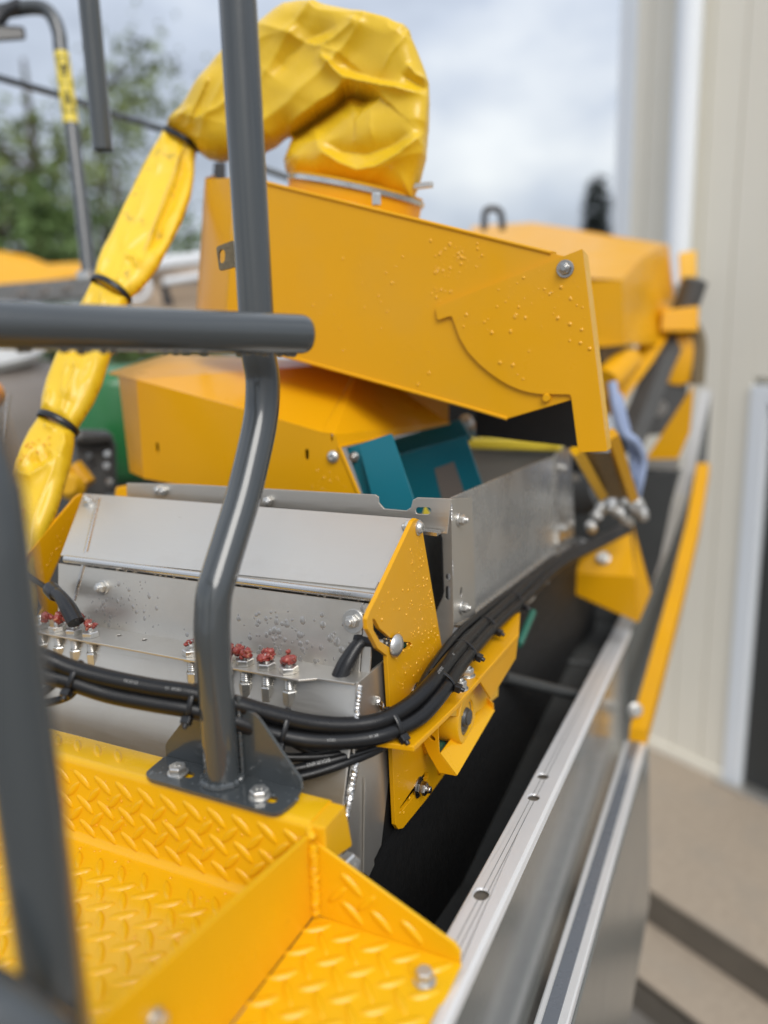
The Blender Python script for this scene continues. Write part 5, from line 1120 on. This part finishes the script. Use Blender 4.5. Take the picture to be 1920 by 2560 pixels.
# ================================================================== trees
def tree(name, label, base, top, crown, rad, n, mat, seed, leaf=.09, group='trees behind the yard', limbs=9, fill=.55):
    rng = random.Random(seed); t = thing(name, label, 'tree', base, group); b_, c = Vector(base), Vector(crown)
    mb = MB(); tr2 = [b_, b_.lerp(c, .5)+Vector((rng.uniform(-.1, .1), 0, 0)), c, c+Vector((0, 0, rad[2]*.7))]
    mb.tube(tr2, [.13, .10, .07, .02], 9); tips = []
    for i in range(limbs):
        s_ = b_.lerp(c, rng.uniform(.55, 1.05)); dr = Vector((rng.gauss(0, 1), rng.gauss(0, 1), rng.uniform(.1, 1))).normalized()
        e_ = s_+Vector((dr.x*rad[0], dr.y*rad[1], dr.z*rad[2]))*rng.uniform(.6, 1.0); mb.tube([s_, s_.lerp(e_, .5)+Vector((0, 0, .08)), e_], [.05, .03, .012], 6)
        tips += [s_.lerp(e_, k) for k in (.45, .65, .85, 1.0)]
    obj('trunk', mb, 'bark', t)
    lv, lf = [], []; clumps = [p+Vector((rng.gauss(0, .25), rng.gauss(0, .25), rng.gauss(0, .2))) for p in tips]
    for i in range(n):
        p = rng.choice(clumps)+Vector((rng.gauss(0, fill*rad[0]*.28), rng.gauss(0, fill*rad[1]*.28), rng.gauss(0, fill*rad[2]*.25)))
        u_ = Vector((rng.gauss(0, 1), rng.gauss(0, 1), rng.gauss(0, .6))).normalized(); v_ = u_.cross(Vector((rng.gauss(0, 1), rng.gauss(0, 1), rng.gauss(0, 1)))).normalized()
        s_ = leaf*rng.uniform(.6, 1.3); k = len(lv); lv += [p-u_*s_*.5, p+v_*s_*.28, p+u_*s_*.5, p-v_*s_*.28]; lf.append((k, k+1, k+2, k+3))
    obj('crown', MB().add(lv, lf), mat, t)
    return t
def tb_(x, y, dd):
    p = onD(x, y, dd); return Vector((p.x, p.y, ZG)), p
for x, y, dd, rd, n_, mt_, sd_, lb in ((90, 430, 10, (1.7, 1.4, 1.9), 2000, 'leaf', 3, 'nearer broadleaf tree with loose olive leaves, far left'), (300, 560, 12, (1.3, 1.3, 1.3), 1700, 'leaf2', 5, 'bushy green tree behind the middle of the sleeve'),
                                       (-30, 640, 8.5, (1.1, 1.0, .9), 1900, 'leaf2', 8, 'low dark tree at the left edge above the parked yellow machine'), (240, 330, 14, (1.6, 1.4, 2.4), 1300, 'leaf', 11, 'taller thin-leaved tree reaching toward the hanging tube'),
                                       (480, 660, 13, (1.4, 1.2, .9), 3000, 'leaf2', 14, 'low green tree between the sleeve and the chute hood')):
    bs, cr2 = tb_(x, y, dd); tree('broadleaf_tree', lb, bs, None, cr2, rd, n_, mt_, sd_, .17)
# conifer beside the building
bs, cr2 = tb_(1490, 560, 16)
ct_ = thing('conifer_tree', 'dark narrow conifer rising behind the rear hood, left of the building', 'tree', bs)
obj('trunk', MB().tube([bs, Vector((bs.x, bs.y, onD(1490, 440, 16).z))], [.12, .02], 8), 'bark', ct_)
rng = random.Random(2); lv, lf = [], []; zt, zb = onD(1490, 438, 16).z, 1.0
for i in range(9000):
    f_ = rng.random()**.6; z_ = zt-(zt-zb)*f_; r_ = (.06+.75*f_)*math.sqrt(rng.random())*(1+.25*math.sin(z_*9)); a_ = rng.uniform(0, 2*PI)
    p = Vector((bs.x+r_*math.cos(a_), bs.y+r_*math.sin(a_), z_)); u_ = Vector((math.cos(a_), math.sin(a_), rng.uniform(-.5, .1))); v_ = Vector((-math.sin(a_), math.cos(a_), 0)); k = len(lv)
    lv += [p, p+u_*.10+v_*.04, p+u_*.22, p+u_*.10-v_*.04]; lf.append((k, k+1, k+2, k+3))
obj('crown', MB().add(lv, lf), 'conifer', ct_)
